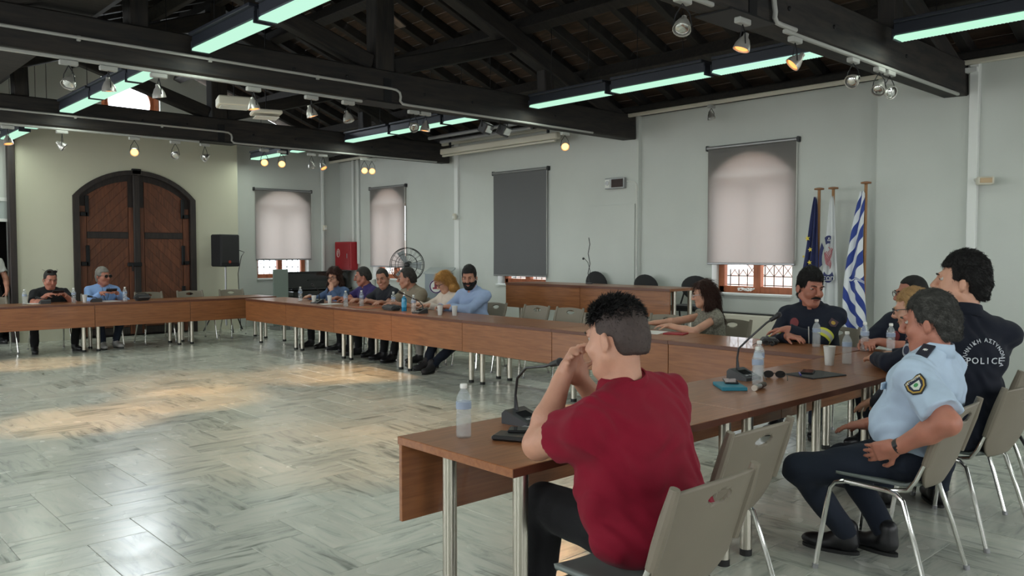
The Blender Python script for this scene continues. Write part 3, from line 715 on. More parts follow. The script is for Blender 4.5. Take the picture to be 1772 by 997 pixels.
# ================================================================== flags
def flagmat(name, kind):
    m = bpy.data.materials.new(name); m.use_nodes = True; nt = m.node_tree; b = nt.nodes['Principled BSDF']; b.inputs['Roughness'].default_value = .75; b.inputs['Sheen Weight'].default_value = .2
    if kind == 'stripes':
        at = nt.nodes.new('ShaderNodeAttribute'); at.attribute_name = 'cloth'; sp = nt.nodes.new('ShaderNodeSeparateXYZ'); nt.links.new(at.outputs['Vector'], sp.inputs[0])
        mu = nt.nodes.new('ShaderNodeMath'); mu.operation = 'MODULO'; mu.inputs[1].default_value = 1.0; nt.links.new(sp.outputs['X'], mu.inputs[0])
        gt = nt.nodes.new('ShaderNodeMath'); gt.operation = 'GREATER_THAN'; gt.inputs[1].default_value = .5; nt.links.new(mu.outputs[0], gt.inputs[0])
        mx = nt.nodes.new('ShaderNodeMix'); mx.data_type = 'RGBA'; mx.inputs[6].default_value = (*srgb(40,62,140),1); mx.inputs[7].default_value = (.72,.74,.78,1)
        nt.links.new(gt.outputs[0], mx.inputs[0]); nt.links.new(mx.outputs[2], b.inputs['Base Color'])
    else: b.inputs['Base Color'].default_value = (*kind, 1)
    return m
def flag(loc, ztop, drop, w0, w1, lean, m, label, stripes=None, folds=2.2, cap=M_WINW):
    t = thing('flag', label, 'flag', loc, -PI/2, 'flags on poles by the window wall')       # local x runs along the wall to the right, -y into the room
    MB().cyl((0,0,.02),(0,0,ztop),.017,n=10).build('pole', mat('pole_wood', srgb(150,104,58), .45, noise=(8,.1)), t)
    MB().lathe([(.012,0),(.055,.006),(.055,.022),(.02,.03)],(0,0,ztop-.01),14).build('finial', mat('finial_wood', srgb(140,92,56), .5), t)
    MB().lathe([(.07,0),(.07,.02),(.03,.05),(.022,.12)],(0,0,0),20).build('base', M_IRON, t)
    vs, fs, at = [], [], []; ns, nt_ = 48, 36
    for i in range(ns+1):
        s = i/ns; z = ztop-.10-drop*s; w = w0+(w1-w0)*min(1,s*1.25)**.8
        for j in range(nt_+1):
            q = j/nt_; ph = folds*2*PI*q+s*1.4
            x = lean(s) + (q-.5)*w + .012*math.sin(ph*1.7+s*5)*s
            y = -.035-(.018+.045*s)*(.5+.5*math.sin(ph))-.01*math.sin(9*s+q*4)
            vs.append((x, y, z-.10*s*abs(q-.5)+.015*math.sin(ph))); at.append(((stripes(s,q) if stripes else q), s, 0))
    fs = [(i*(nt_+1)+j, i*(nt_+1)+j+1, (i+1)*(nt_+1)+j+1, (i+1)*(nt_+1)+j) for i in range(ns) for j in range(nt_)]
    me = bpy.data.meshes.new('cloth'); me.from_pydata(vs, [], fs); me.polygons.foreach_set('use_smooth',[True]*len(fs)); me.materials.append(m)
    a = me.attributes.new('cloth','FLOAT_VECTOR','POINT'); a.data.foreach_set('vector', np.array(at,np.float32).ravel())
    o = bpy.data.objects.new('cloth', me); link(o, t); so = o.modifiers.new('thickness','SOLIDIFY'); so.thickness = .003
    return t
f1 = flag((9.1,4.56,0), 2.23, 1.30, .03, .22, lambda s: -.02-.05*s, flagmat('navy_flag_cloth', srgb(26,34,84)), 'dark blue flag with yellow stars, leftmost of the three flags')
M_STAR = mat('star_yellow', srgb(220,196,70), .6)
def star(parent, x, y, z, r, name='star'):
    p = []
    for i in range(10):
        a = PI/2+i*PI/5+.2; q = r if i % 2 == 0 else r*.42; p.append((q*math.cos(a), q*math.sin(a)))
    MB().prism(p, .004, rotm(PI/2,0,0), (x,y,z)).build(name, M_STAR, parent, smooth=False)
for x, z, r in ((-.075,1.66,.034),(-.04,1.53,.03),(-.045,1.38,.03),(-.12,1.45,.02)): star(f1, x, -.115, z, r)
f2 = flag((9.1,4.39,0), 2.23, 1.55, .03, .22, lambda s: .01-.0*s, flagmat('white_flag_cloth', (.70,.71,.72)), 'white flag with a round pink and navy emblem, middle of the three')
M_NAVY = mat('emblem_navy', srgb(38,44,92), .7); M_PINK = mat('emblem_pink', srgb(176,110,116), .7)
zc = 1.42
mb = MB()
for a0, a1 in ((.42*PI,.64*PI),(.75*PI,1.12*PI),(1.28*PI,1.72*PI)):
    for q in range(10):
        u0, u1 = a0+(a1-a0)*q/10, a0+(a1-a0)*(q+1)/10
        mb.add([(.105*rr*math.cos(u), 0, .25*rr*math.sin(u)) for u, rr in ((u0,.72),(u1,.72),(u1,1.08),(u0,1.08))], [(0,1,2,3)])
mb.build('emblem_ring', M_NAVY, f2, smooth=False, loc=(.015,-.125,zc))
mb = MB()
for k_ in range(9):
    u = k_*.7; mb.tube([(.015+.05*math.sin(u+q*.5)*(1-.08*q), -.127, zc+.14-.028*q-.01*k_) for q in range(7)], .005, 5)
mb.build('emblem_figure', M_PINK, f2)
text('letter', 'Δ', M_WHITEP, f2, (.02,-.129,zc+.225), (PI/2,0,0), .055); text('letters', 'ΣΩΠ', M_WHITEP, f2, (.02,-.129,zc-.225), (PI/2,0,0), .065)
flag((9.0,3.97,0), 2.26, 1.55, .04, .24, lambda s: -.02-.08*math.sin(s*2.6)+.02*s, flagmat('striped_flag_cloth', 'stripes'), 'blue and white striped flag, rightmost of the three flags', lambda s, q: s*5.6+q*1.5*(1 if s < .62 else -1.2)+.35, 1.6)
# ================================================================== things along the far walls
t = thing('loudspeaker', 'black loudspeaker on a tripod stand by the door wall', 'loudspeaker', (6.46,14.9,1.23), .15)
MB().box((0,0,.30),(.40,.34,.60),.02).build('cabinet', M_BLACKM, t); MB().box((0,-.172,.32),(.36,.012,.50),.006).build('grille', mat('speaker_grille', (.02,.02,.022), .6, bump=.5, bscale=700), t)
MB().lathe([(0,0),(.028,0),(.028,.008)],(-.02,-.176,.09),14,rotm(PI/2,0,0)).build('badge', mat('orange_badge', srgb(150,60,40), .4), t)
t = thing('speaker_stand', 'tripod stand carrying the black loudspeaker', 'stand', (6.46,14.9,0), 0)
MB().cyl((0,0,.12),(0,0,1.23),.018,n=10).build('pole', M_GREYM, t); MB().cyl((0,0,.72),(0,0,.78),.03,n=10).build('collar', M_BLACK, t)
for i in range(3):
    a = i*2*PI/3+.4; MB().tube([(0,0,.74),(.24*math.cos(a),.24*math.sin(a),.36),(.42*math.cos(a),.42*math.sin(a),.014)],.012,8).build('leg', M_BLACK, t)
pipe('speaker_cable', [(6.62,14.75,1.55),(6.75,14.72,1.5),(6.70,14.74,1.42),(6.64,14.76,1.1),(6.66,14.76,.5),(6.7,14.8,.01)], .007, M_BLACK, 'black cable hanging from the loudspeaker', 'cable')
t = thing('upright_piano', 'black upright piano in the far corner behind the curly-haired woman', 'piano', (8.55,15.2,0), 0)
M_LACQ = mat('black_lacquer', (.008,.008,.009), .12, coat=.6)
MB().box((0,.08,.55),(1.42,.28,1.06),.01).build('case', M_LACQ, t); MB().box((0,.05,1.09),(1.48,.38,.03),.008).build('lid', M_LACQ, t)
MB().box((0,-.17,.66),(1.42,.30,.10),.01).build('key_bed', M_LACQ, t); MB().box((0,-.14,.745),(1.40,.22,.05),.02).build('fallboard', M_LACQ, t)
MB().box((0,-.07,.92),(.5,.02,.02),.003).build('music_ledge', M_LACQ, t)
for s in (-1,1): MB().box((s*.66,-.24,.31),(.08,.09,.60),.01).build('leg', M_LACQ, t)
t = thing('panel_board', 'grey-green upright panel in front of the far window', 'panel', (7.42,14.6,0), .1)
MB().box((0,0,.62),(.33,.03,1.10),.006).build('board', mat('grey_green_panel', (.20,.24,.215), .6), t)
for s in (-1,1): MB().box((s*.12,0,.04),(.04,.36,.08),.006).build('foot', M_GREYM, t)
t = thing('standing_fan', 'large black standing fan behind the seated row', 'fan', (8.7,12.2,0), -.80)
MB().lathe([(.24,0),(.24,.03),(.05,.06),(.025,.10)],(0,0,0),24).build('base', M_BLACK, t); MB().cyl((0,0,.08),(0,0,1.2),.02,n=10).build('pole', M_BLACK, t)
MB().cyl((0,.12,1.27),(0,-.04,1.27),.07,.05,n=16).build('motor', M_BLACK, t)
g = MB()
for y_, r_ in ((-.10,.30),(.02,.30),(-.12,.20),(.045,.18),(-.04,.315)): g.tube([(r_*math.cos(a),y_,1.27+r_*math.sin(a)) for a in np.linspace(0,2*PI,37)[:-1]],.005,6,True)
for i in range(20):
    a = i*PI/10; c, s_ = math.cos(a), math.sin(a)
    g.tube([(.04*c,-.13,1.27+.04*s_),(.2*c,-.12,1.27+.2*s_),(.30*c,-.10,1.27+.30*s_),(.315*c,-.04,1.27+.315*s_),(.30*c,.02,1.27+.30*s_),(.06*c,.06,1.27+.06*s_)],.0022,4)
g.build('cage', M_BLACK, t)
for i in range(3):
    a = i*2*PI/3; R = rotm(0,-a,0); vs = [Vector((x,y,z)) for x,y,z in ((.04,-.02,-.03),(.26,-.055,-.09),(.275,-.01,.06),(.04,.0,.03))]
    mb = MB(); mb.add([R@v+Vector((0,-.02,1.27)) for v in vs]+[R@(v+Vector((0,.004,0)))+Vector((0,-.02,1.27)) for v in vs], [(0,1,2,3),(7,6,5,4),(0,4,5,1),(1,5,6,2),(2,6,7,3),(3,7,4,0)])
    mb.build('blade', mat('pale_fan_blade', (.30,.32,.33), .4), t)
MB().lathe([(0,0),(.045,0),(.05,.02),(.03,.05),(0,.055)],(0,-.05,1.27),16,rotm(PI/2,0,0)).build('hub', M_BLACK, t)
t = thing('lectern', 'grey lectern with a round emblem behind the blonde woman', 'lectern', (8.85,11.45,0), -.95)
M_LEC = mat('lectern_grey', (.26,.30,.33), .5)
MB().box((0,0,.57),(.42,.36,1.14),.01).build('body', M_LEC, t); MB().box((0,.02,1.17),(.48,.42,.03),.006,rotm(.2,0,0)).build('reading_top', mat('lectern_top', (.45,.48,.48), .5), t)
MB().lathe([(0,0),(.125,0),(.125,.006)],(0,-.186,.90),24,rotm(PI/2,0,0)).build('emblem_disc', M_WHITEP, t)
MB().tube([(.11*math.cos(a),-.19,.90+.11*math.sin(a)) for a in np.linspace(0,2*PI,25)[:-1]],.012,6,True).build('emblem_ring', mat('emblem_purple', srgb(84,52,110), .6), t)
mb = MB(); mb.box((0,-.193,.93),(.06,.006,.10)); mb.box((0,-.193,.87),(.12,.006,.03)); mb.build('emblem_figure', mat('emblem_crimson', srgb(150,52,70), .6), t)
# ================================================================== tables
TZT = .74
def make_table(L, D, label, loc, rz, zb=0.0, panel=True, pinset=.22, h=TZT):
    """local x along the table, panel on the +y side"""
    t = thing('meeting_table', label, 'table', (loc[0],loc[1],zb), rz, 'cherry-brown meeting tables')
    top = MB().box((0,0,h-.017),(L-.003,D,.034),.0025).build('tabletop', M_TABLE, t)
    for s in (-1,1): MB().box((0,s*(D/2),h-.017),(L-.004,.0025,.031)).build('edge_band', M_EDGE, top)
    if panel: MB().box((0,D/2-.016,h-.0335-.16),(L-.006,.02,.32),.002).build('modesty_panel', M_TABLE, t)
    for sx in (-1,1):
        for sy, ins in ((1,pinset),(-1,.065)):
            lg = MB().cyl((0,0,.03),(0,0,h-.034),.029,n=18).build('leg', M_STEEL, t, loc=(sx*(L/2-.10),sy*(D/2-ins),0))
            MB().cyl((0,0,0),(0,0,.032),.0305,n=18).build('foot', M_RUBBER, lg)
    MB().box((0,0,h-.050),(L-.26,.04,.03),.004).build('under_rail', M_STEEL, t)
    return t
D = .70
for i, (x0, x1) in enumerate(((1.92,3.46),(3.46,5.0),(5.0,6.44))):
    make_table(x1-x0, D, ('brown table in the right foreground with the man in red leaning on it','brown table with the teal book and two bottles, beside the empty chair','brown corner table in front of the blonde officer and the firefighters')[i], ((x0+x1)/2,2.42), 0)
row = [2.79+1.425*i for i in range(8)]
names = ('right end table of the long row, in front of the moustached firefighter','long-row table in front of the long-haired woman','long-row table left of the one with the red booklet, nobody behind it',
 'long-row table in front of the bearded man','long-row table with the blue bottle','long-row table in front of the man in the dark uniform','far end table of the long row, beside the piano corner')
for i in range(7):
    y0, y1 = row[i], row[i+1]; ym = (y0+y1)/2; xf = 5.72+.014*(ym-2.8)
    make_table(y1-y0, D, names[i], (xf+D/2, ym), PI/2+.0*i-.014)
for i, (x0, x1) in enumerate(((.82,2.25),(2.25,3.67),(3.67,5.09),(5.09,6.58))):
    make_table(x1-x0, D, ('leftmost table of the far row, cut by the picture edge','far-row table in front of the man in the black polo','far-row table in front of the man in the light blue shirt','empty far-row table at the inner corner by the arched door')[i], ((x0+x1)/2,13.1+D/2), PI)
for i, (y0, y1) in enumerate(((5.86,7.32),(7.32,8.78))):
    make_table(y1-y0, .62, ('brown table at the right end of the stage','brown table at the left end of the stage')[i], (8.0+.31,(y0+y1)/2), PI/2, .32)
# ================================================================== chairs
def shell_grid(fn, nu, nv, hole=None):
    vs = []; pts = {}
    for j in range(nv+1):
        for i in range(nu+1):
            u, v = -1+2*i/nu, j/nv
            if hole:
                a, b_ = (u-hole[0])/hole[2], (v-hole[1])/hole[3]; q = math.hypot(a, b_)
                if .72 < q < 1.32: u, v = hole[0]+a/q*hole[2], hole[1]+b_/q*hole[3]
            vs.append(fn(u, v))
    fs = []
    for j in range(nv):
        for i in range(nu):
            if hole:
                u, v = -1+2*(i+.5)/nu, (j+.5)/nv
                if math.hypot((u-hole[0])/hole[2], (v-hole[1])/hole[3]) < .92: continue
            a = j*(nu+1)+i; fs.append((a,a+1,a+nu+2,a+nu+1))
    return MB().add(vs, fs)
def solid(o, th): m = o.modifiers.new('thickness','SOLIDIFY'); m.thickness = th; m.offset = 0; return o
def make_chair(label):
    t = thing('stacking_chair', label, 'chair', (0,0,0), 0, 'grey stacking chairs with chrome legs')
    def back(u, v):
        e = max(0, .34-v)/.34; w = .212*(1-.42*e**2.4); tcor = max(0, v-.9)/.1; w *= 1-.05*tcor**2
        z = .455+.37*v; y = -.195-.115*v-.028*(1-u*u)*(.6+.4*v); return (u*w, y, z-.012*(u*u)*(v > .5)*tcor)
    solid(shell_grid(back, 40, 48, (0,.85,.30,.062)).build('backrest', M_SHELL, t, ang=60), .012)
    def seat(u, v):
        e = max(0, .16-v)/.16; w = .205*(1-.25*e**2); y = .215-.40*v
        z = .455-.016*(1-u*u)*(v) + (.025*max(0,(v-.85)/.15)**2) - .035*max(0,(.12-v)/.12)**2 + .012*u*u; return (u*w, y, z)
    solid(shell_grid(seat, 16, 18).build('seat', mat('grey_seat_plastic', srgb(112,120,116), .5), t, ang=60), .014)
    for s in (-1,1):
        lp = [(s*.245,.245,.0),(s*.232,.215,.22),(s*.222,.188,.395),(s*.218,.165,.425),(s*.216,.12,.437),(s*.216,-.06,.432),(s*.218,-.11,.424),(s*.222,-.14,.40),(s*.236,-.20,.22),(s*.25,-.265,.0)]
        MB().tube(lp[:5],.0115,10).build('leg', M_CHROME, t); MB().tube(lp[5:],.0115,10).build('leg', M_CHROME, t)
        fr = MB().tube(lp[4:6],.0115,10); fr.tube([(s*.205,.10,.428),(s*.205,-.08,.432),(s*.207,-.155,.45),(s*.21,-.19,.50),(s*.214,-.225,.58),(s*.214,-.30,.80)],.0105,10)
        fr.build('side_frame', M_CHROME, t)
        MB().tube([(s*.216,-.232,.575),(s*.216,-.255,.65),(s*.216,-.285,.74),(s*.214,-.313,.83)],[.019,.021,.021,.016],10).build('sleeve', M_SHELL, t)
        for i in (0,-1): MB().cyl((lp[i][0],lp[i][1],0),(lp[i][0]*.995,lp[i][1]*.99,.022),.0145,n=10).build('foot_cap', M_GREYM, t)
    MB().cyl((-.21,.15,.425),(.21,.15,.425),.009,n=8).build('cross_bar', M_CHROME, t)
    return t
CH = [] # x, y, facing rotation, label
for x, y, r, l in ((2.10,1.67,0.0,'grey plastic chair under the man in the red polo'), (2.86,1.96,-.02,'empty grey plastic chair between the man in red and the officer'),
    (3.90,1.58,.02,'grey plastic chair under the officer in the light blue shirt'), (4.74,1.56,-.12,'grey plastic chair behind the man with the navy police shirt'),
    (5.44,1.72,0,'grey plastic chair at the right edge with a strap on it')): CH.append((x,y,r,l))
for y, l in ((3.41,'chair behind the firefighter with the moustache'),(4.50,'chair of the long-haired woman writing'),(5.30,'empty chair left of the long-haired woman'),
    (6.75,'empty chair below the stage table, nearer the man in red'),(7.33,'empty chair beside the bearded man'),(8.13,'chair of the bearded man in the light blue shirt'),(8.76,'chair of the blonde woman in white'),
    (9.42,'chair of the man in the beige shirt'),(10.15,'chair of the man in the dark uniform'),(10.80,'chair of the man in the purple shirt'),(11.58,'chair of the curly-haired woman'),(12.40,'empty chair near the piano')):
    CH.append((6.86+.012*(y-3),y,PI/2,'grey plastic '+l))
CH.append((6.80,2.53,PI/2+.1,'grey plastic chair of the second firefighter'))
for x, l in ((2.55,'chair at the left picture edge, far row'),(3.28,'chair of the man in the black polo'),(4.03,'chair of the man in the light blue shirt, far row'),(4.85,'empty chair right of the man in light blue, far row'),(5.55,'empty chair behind the inner corner of the far row'),(6.3,'empty chair in front of the loudspeaker stand')):
    CH.append((x,14.0,PI,'grey plastic '+l))
proto = None
for x, y, r, l in CH:
    c = make_chair(l) if proto is None else copy_tree(proto)
    proto = proto or c; c.location = (x,y,0); c.rotation_euler = (0,0,r); c['label'] = l
# black conference chairs on the stage
def black_chair(label, rnd):
    t = thing('black_chair', label, 'chair', (0,0,.32), PI/2, 'black padded chairs on the stage')
    R = rotm(-.16,0,0); MB().ball((0,-.22,.70),(.225 if not rnd else .20,.035,.17 if not rnd else .20),24,12,R).build('backrest', M_BLACKF, t)
    MB().box((0,0,.45),(.46,.44,.07),.03).build('seat', M_BLACKF, t)
    for s in (-1,1):
        MB().tube([(s*.24,.22,0),(s*.24,.20,.42),(s*.24,.10,.43),(s*.24,-.12,.43)],.012,8).build('leg', M_BLACK, t)
        MB().tube([(s*.24,-.26,0),(s*.24,-.20,.42),(s*.20,-.21,.56),(s*.17,-.235,.70)],.012,8).build('leg', M_BLACK, t)
    MB().cyl((-.24,-.20,.43),(.24,-.20,.43),.012,n=8).build('cross_bar', M_BLACK, t)
    return t
for i, (y, rnd, l) in enumerate(((8.05,True,'round-backed black chair behind the stage table, left of the gooseneck microphone'),(7.16,False,'black padded chair behind the middle of the stage table'),(6.28,False,'black padded chair at the right end of the stage table'))):
    c = black_chair(l, rnd); c.location = (8.98,y,.32); c.rotation_euler = (0,0,PI/2+(.1,-.05,.12)[i])
# ================================================================== things on the tables
M_PET = two('clear_bottle_plastic', 'ShaderNodeBsdfTransparent', 'ShaderNodeBsdfPrincipled', (.95,.97,.975), (.74,.78,.80), .26, .1)
M_CUP = two('frosted_cup_plastic', 'ShaderNodeBsdfTransparent', 'ShaderNodeBsdfPrincipled', (.95,.95,.95), (.80,.80,.78), .62, .3)
M_LBL = mat('bottle_label', (.42,.50,.62), .5)
def pprof():
    p = [(.0,0),(.026,.0),(.031,.006),(.0315,.03)]
    for i in range(5): p += [(.0295,.036+i*.012),(.0315,.042+i*.012)]
    p += [(.0285,.105),(.0315,.118),(.0315,.150),(.030,.162),(.022,.183),(.0135,.196),(.0125,.206)]
    return p
bt_m = MB().lathe(pprof(), n=20).mesh('body', M_PET, ang=80)
bc_m = MB().lathe([(.0145,.203),(.015,.206),(.015,.219),(.013,.222),(0,.222)], n=16).mesh('cap', M_WHITEP)
bl_m = MB().lathe([(.0322,.120),(.0322,.149)], n=20).mesh('label_band', two('bottle_label_film','ShaderNodeBsdfTransparent','ShaderNodeBsdfPrincipled',(.9,.95,1),(.42,.50,.66),.55,.4))
bl_m.polygons.foreach_set('use_smooth',[True]*len(bl_m.polygons))
def bottle(x, y, label, z=TZT, s=1.0, group='small clear water bottles'):
    t = thing('water_bottle', label, 'bottle', (x,y,z), random.random()*6, group); t.scale = (s,s,s)
    child('body', bt_m, t, (0,0,0)); child('cap', bc_m, t, (0,0,0)); child('label_band', bl_m, t, (0,0,0)); return t
for x, y, l in ((2.11,2.57,'clear water bottle standing alone at the near table corner'),(4.17,2.44,'clear water bottle beside the teal book, nearer one'),(4.46,2.60,'clear water bottle just behind the one by the teal book'),
    (5.42,2.50,'clear water bottle right of the white cup'),(6.22,3.12,'clear water bottle in front of the moustached firefighter'),(6.24,2.74,'clear water bottle between the two firefighters'),(6.28,2.56,'clear water bottle by the second firefighter'),
    (6.20,11.55,'clear water bottle at the far left end of the long row'),(6.02,9.92,'clear water bottle before the man in the purple shirt, left one'),(6.24,9.86,'clear water bottle before the man in the purple shirt, right one'),(6.36,9.25,'clear water bottle before the man in the dark uniform'),
    (6.08,8.40,'clear water bottle right of the blue bottle'),(2.83,13.45,'clear water bottle at the far left, beside the table mic'),(3.49,13.5,'clear water bottle right of the man in the black polo'),(4.16,13.3,'clear water bottle right of the man in light blue, far row')):
    bottle(x, y, l)
cp_m = MB().lathe([(.0,.002),(.024,.0),(.026,.004),(.031,.07),(.036,.115),(.038,.118),(.036,.118),(.029,.07),(.024,.006),(0,.006)], n=20).mesh('cup_wall', M_CUP, ang=60)
def cup(x, y, l, s=1.0):
    t = thing('plastic_cup', l, 'cup', (x,y,TZT), 0, 'frosted plastic cups'); t.scale = (s,s,s); child('cup_wall', cp_m, t, (0,0,0))
    MB().lathe([(.0,.01),(.025,.01),(.030,.07),(0,.071)], n=16).build('drink', mat('pale_drink', (.72,.71,.68), .4), t)
cup(5.27,2.55,'tall white plastic cup on the corner table',1.1); cup(6.05,10.86,'plastic cup with a drink before the curly-haired woman, left one'); cup(6.22,10.70,'plastic cup with a drink before the curly-haired woman, right one')
cup(6.04,7.80,'plastic cup before the bearded man, left one'); cup(6.12,7.62,'plastic cup before the bearded man, right one'); cup(3.62,13.42,'white plastic cup between the two men at the far row')
M_SCR = mat('dark_screen', (.01,.011,.013), .12)
def mic(x, y, rz, neck, label, head=None):
    """conference unit: wedge base, gooseneck, capsule. local -y faces the speaker"""
    t = thing('table_microphone', label, 'microphone', (x,y,TZT), rz, 'conference microphones')
    MB().prism([(-.075,0),(.075,0),(.075,.045),(.055,.062),(-.075,.018)],.13,Matrix(((0,0,1),(1,0,0),(0,1,0))),(-.065,0,0)).build('base', mat('graphite_plastic', (.03,.032,.036), .45), t, ang=25)
    MB().box((0,-.005,.043),(.07,.05,.004),.001,rotm(.33,0,0)).build('display', M_SCR, t)
    for i in (-1,0,1): MB().box((i*.03,-.05,.03),(.018,.012,.005),.001,rotm(.33,0,0)).build('button', M_GREYM, t)
    p = [Vector((0,.045,.055))]+[Vector(q) for q in neck]
    MB().tube(p,[.011]+[.006]*(len(p)-1),8).build('gooseneck', M_BLACK, t)
    d = (p[-1]-p[-2]).normalized(); MB().cyl(p[-1]-d*.01,p[-1]+d*.045,.011,.016,n=12).build('capsule', M_BLACK, t); MB().ball(p[-1]+d*.05,.018,12,8).build('foam_cap', M_BLACKF, t)
    return t
mic(2.48,2.60,.1,[(0,.05,.12),(-.01,.03,.20),(-.03,-.04,.255),(-.05,-.16,.275),(-.06,-.21,.29)],'black table microphone that the man in red speaks into')
mic(4.32,2.62,-.15,[(0,.05,.12),(.0,.04,.18),(.03,-.02,.25),(.09,-.09,.34),(.11,-.11,.36)],'black table microphone beside the teal book')
mic(6.10,10.85,-PI/2+.3,[(0,.04,.12),(.05,-.02,.18),(.10,-.12,.23),(.12,-.2,.27)],'black table microphone held by the curly-haired woman')
mic(6.02,8.18,-PI/2,[(0,.04,.1),(-.02,.0,.15),(-.06,-.12,.21),(-.08,-.2,.25)],'black table microphone before the blonde woman')
mic(3.10,13.5,PI,[(0,.0,.07),(.05,-.02,.08)],'low black table microphone before the man in the black polo'); mic(3.78,13.42,PI,[(0,.0,.07),(.05,-.02,.08)],'low black table microphone before the man in light blue, far row')
def slab(name, x, y, rz, d, m, label, cat, z=TZT, b=.003, extra=None):
    t = thing(name, label, cat, (x,y,z), rz); MB().box((0,0,d[2]/2),d,b).build('body', m, t)
    if extra: extra(t)
    return t
scr = lambda d: (lambda t: MB().box((0,0,d[2]+.0006),(d[0]*.92,d[1]*.93,.001)).build('screen', M_SCR, t))
slab('wallet', 2.24,2.40,.5,(.11,.17,.022),mat('black_leather',(.014,.013,.013),.5,bump=.3,bscale=300),'black leather wallet lying by the near microphone','wallet',b=.008, extra=lambda t: MB().box((0,.084,.011),(.10,.004,.014),.002).build('zip', M_GREYM, t))
slab('smartphone', 2.31,2.40,.7,(.076,.158,.009),M_BLACK,'black smartphone lying on the leather wallet','phone',TZT+.023, extra=scr((.076,.158,.009)))
slab('notepad', 2.43,2.43,.35,(.15,.21,.008),mat('grey_paper_pad',(.42,.43,.42),.6),'grey notepad under the elbow of the man in red','notepad', extra=lambda t: MB().box((0,.095,.0085),(.14,.014,.003),.001).build('binding', M_GREYM, t))
slab('teal_book', 3.98,2.50,-.75,(.14,.21,.020),mat('teal_cover',srgb(24,118,140),.5),'teal hardback notebook on the table','notebook', extra=lambda t: MB().box((.003,0,.010),(.136,.204,.014)).build('pages', M_WHITEP, t))
slab('smartphone', 4.05,2.54,-.9,(.076,.158,.009),M_BLACK,'black smartphone on the teal notebook','phone',TZT+.021, extra=scr((.076,.158,.009)))
t = thing('metal_torch','dark metal torch lying at the edge of the teal notebook','torch',(4.05,2.36,TZT+.018),.2)
MB().cyl((-.06,0,0),(.02,0,0),.014,n=12).build('barrel', M_GREYM, t); MB().cyl((.02,0,0),(.09,0,0),.017,.014,n=12).build('grip', mat('brown_grip',(.06,.045,.035),.6), t); MB().cyl((-.075,0,0),(-.06,0,0),.017,n=12).build('head', M_STEEL, t)
slab('black_folder', 4.78,2.40,-.25,(.30,.22,.008),mat('black_folder_cover',(.02,.021,.024),.55),'thin black folder under the phone and pen','folder', extra=lambda t: MB().box((-.148,0,.004),(.006,.22,.010),.001).build('spine', M_BLACK, t))
slab('smartphone', 4.80,2.46,-1.2,(.074,.152,.009),M_BLACK,'black smartphone lying on the black folder','phone',TZT+.009, extra=scr((.074,.152,.009)))
t = thing('blue_pen','blue ballpoint pen lying on the black folder','pen',(4.68,2.45,TZT+.0145),-1.0); MB().cyl((0,-.06,0),(0,.05,0),.005,n=8).build('barrel', mat('pen_blue',srgb(30,40,150),.3), t); MB().cyl((0,.05,0),(0,.072,0),.004,.001,n=8).build('tip', M_STEEL, t)
def glasses_on(name, x, y, rz, label, z=TZT):
    t = thing(name, label, 'glasses', (x,y,z), rz)
    for s in (-1,1):
        MB().tube([(s*.034+.028*math.cos(a),0,.022+.02*math.sin(a)) for a in np.linspace(0,2*PI,17)[:-1]],.0025,5,True).build('rim', M_BLACK, t)
        MB().lathe([(0,0),(.027,0),(.027,.001)],(s*.034,.001,.022),14,rotm(PI/2,0,0)@Matrix.Diagonal((1,.74,1))).build('lens', M_SCR, t); MB().tube([(s*.064,0,.028),(s*.066,.07,.02),(s*.06,.12,.004)],.0025,5).build('temple_arm', M_BLACK, t)
    MB().tube([(-.008,0,.028),(.008,0,.028)],.0025,5).build('bridge', M_BLACK, t)
glasses_on('sunglasses', 4.50,2.52,2.2,'black sunglasses lying between the bottles and the folder'); glasses_on('sunglasses', 6.02,3.42,1.2,'black sunglasses before the moustached firefighter')
def bag(name, x, y, rz, label, d=(.26,.12,.08), m=None):
    t = thing(name, label, 'bag', (x,y,TZT), rz); MB().box((0,0,d[2]/2),d,d[2]*.42).build('pouch', m or M_BLACKF, t)
    MB().tube([(-d[0]*.4,0,d[2]*.9),(-d[0]*.2,.02,d[2]*1.15),(d[0]*.2,.02,d[2]*1.15),(d[0]*.4,0,d[2]*.9)],.008,6).build('strap', M_BLACKF, t); MB().box((0,-d[1]*.5,d[2]*.55),(d[0]*.7,.006,.008),.002).build('zip', M_GREYM, t)
bag('black_pouch', 6.10,8.92,1.4,'black pouch lying left of the blue bottle',(.34,.14,.06)); bag('black_pouch', 6.28,9.08,1.2,'flat black pouch behind the one by the blue bottle',(.2,.12,.045)); bag('black_pouch', 4.42,13.32,.2,'black pouch right of the man in light blue, far row',(.26,.14,.10)); bag('black_pouch', 6.16,3.50,.6,'dark crumpled pouch by the folded arms of the moustached firefighter',(.2,.14,.05))
t = thing('blue_bottle','bright blue bottle with a white cap on the long row','bottle',(6.12,8.66,TZT)); MB().lathe([(0,0),(.032,0),(.034,.006),(.034,.15),(.03,.168),(.014,.182),(.013,.20)],n=20).build('body', mat('blue_liquid_bottle',srgb(24,130,176),.15,spec=.6), t); MB().lathe([(.015,.198),(.015,.222),(.009,.23),(.009,.245),(0,.246)],n=14).build('cap', M_WHITEP, t); MB().lathe([(.0345,.05),(.0345,.12)],n=20).build('label_band', mat('blue_bottle_label',srgb(70,160,200),.4), t)
slab('orange_folder', 6.16,9.55,.1,(.30,.42,.006),mat('orange_cover',srgb(176,92,50),.5),'orange folder on the long row before the man in the purple shirt','folder', extra=lambda t: MB().box((0,0,.0066),(.2,.06,.001)).build('green_label', mat('green_strip',srgb(120,130,50),.6), t))
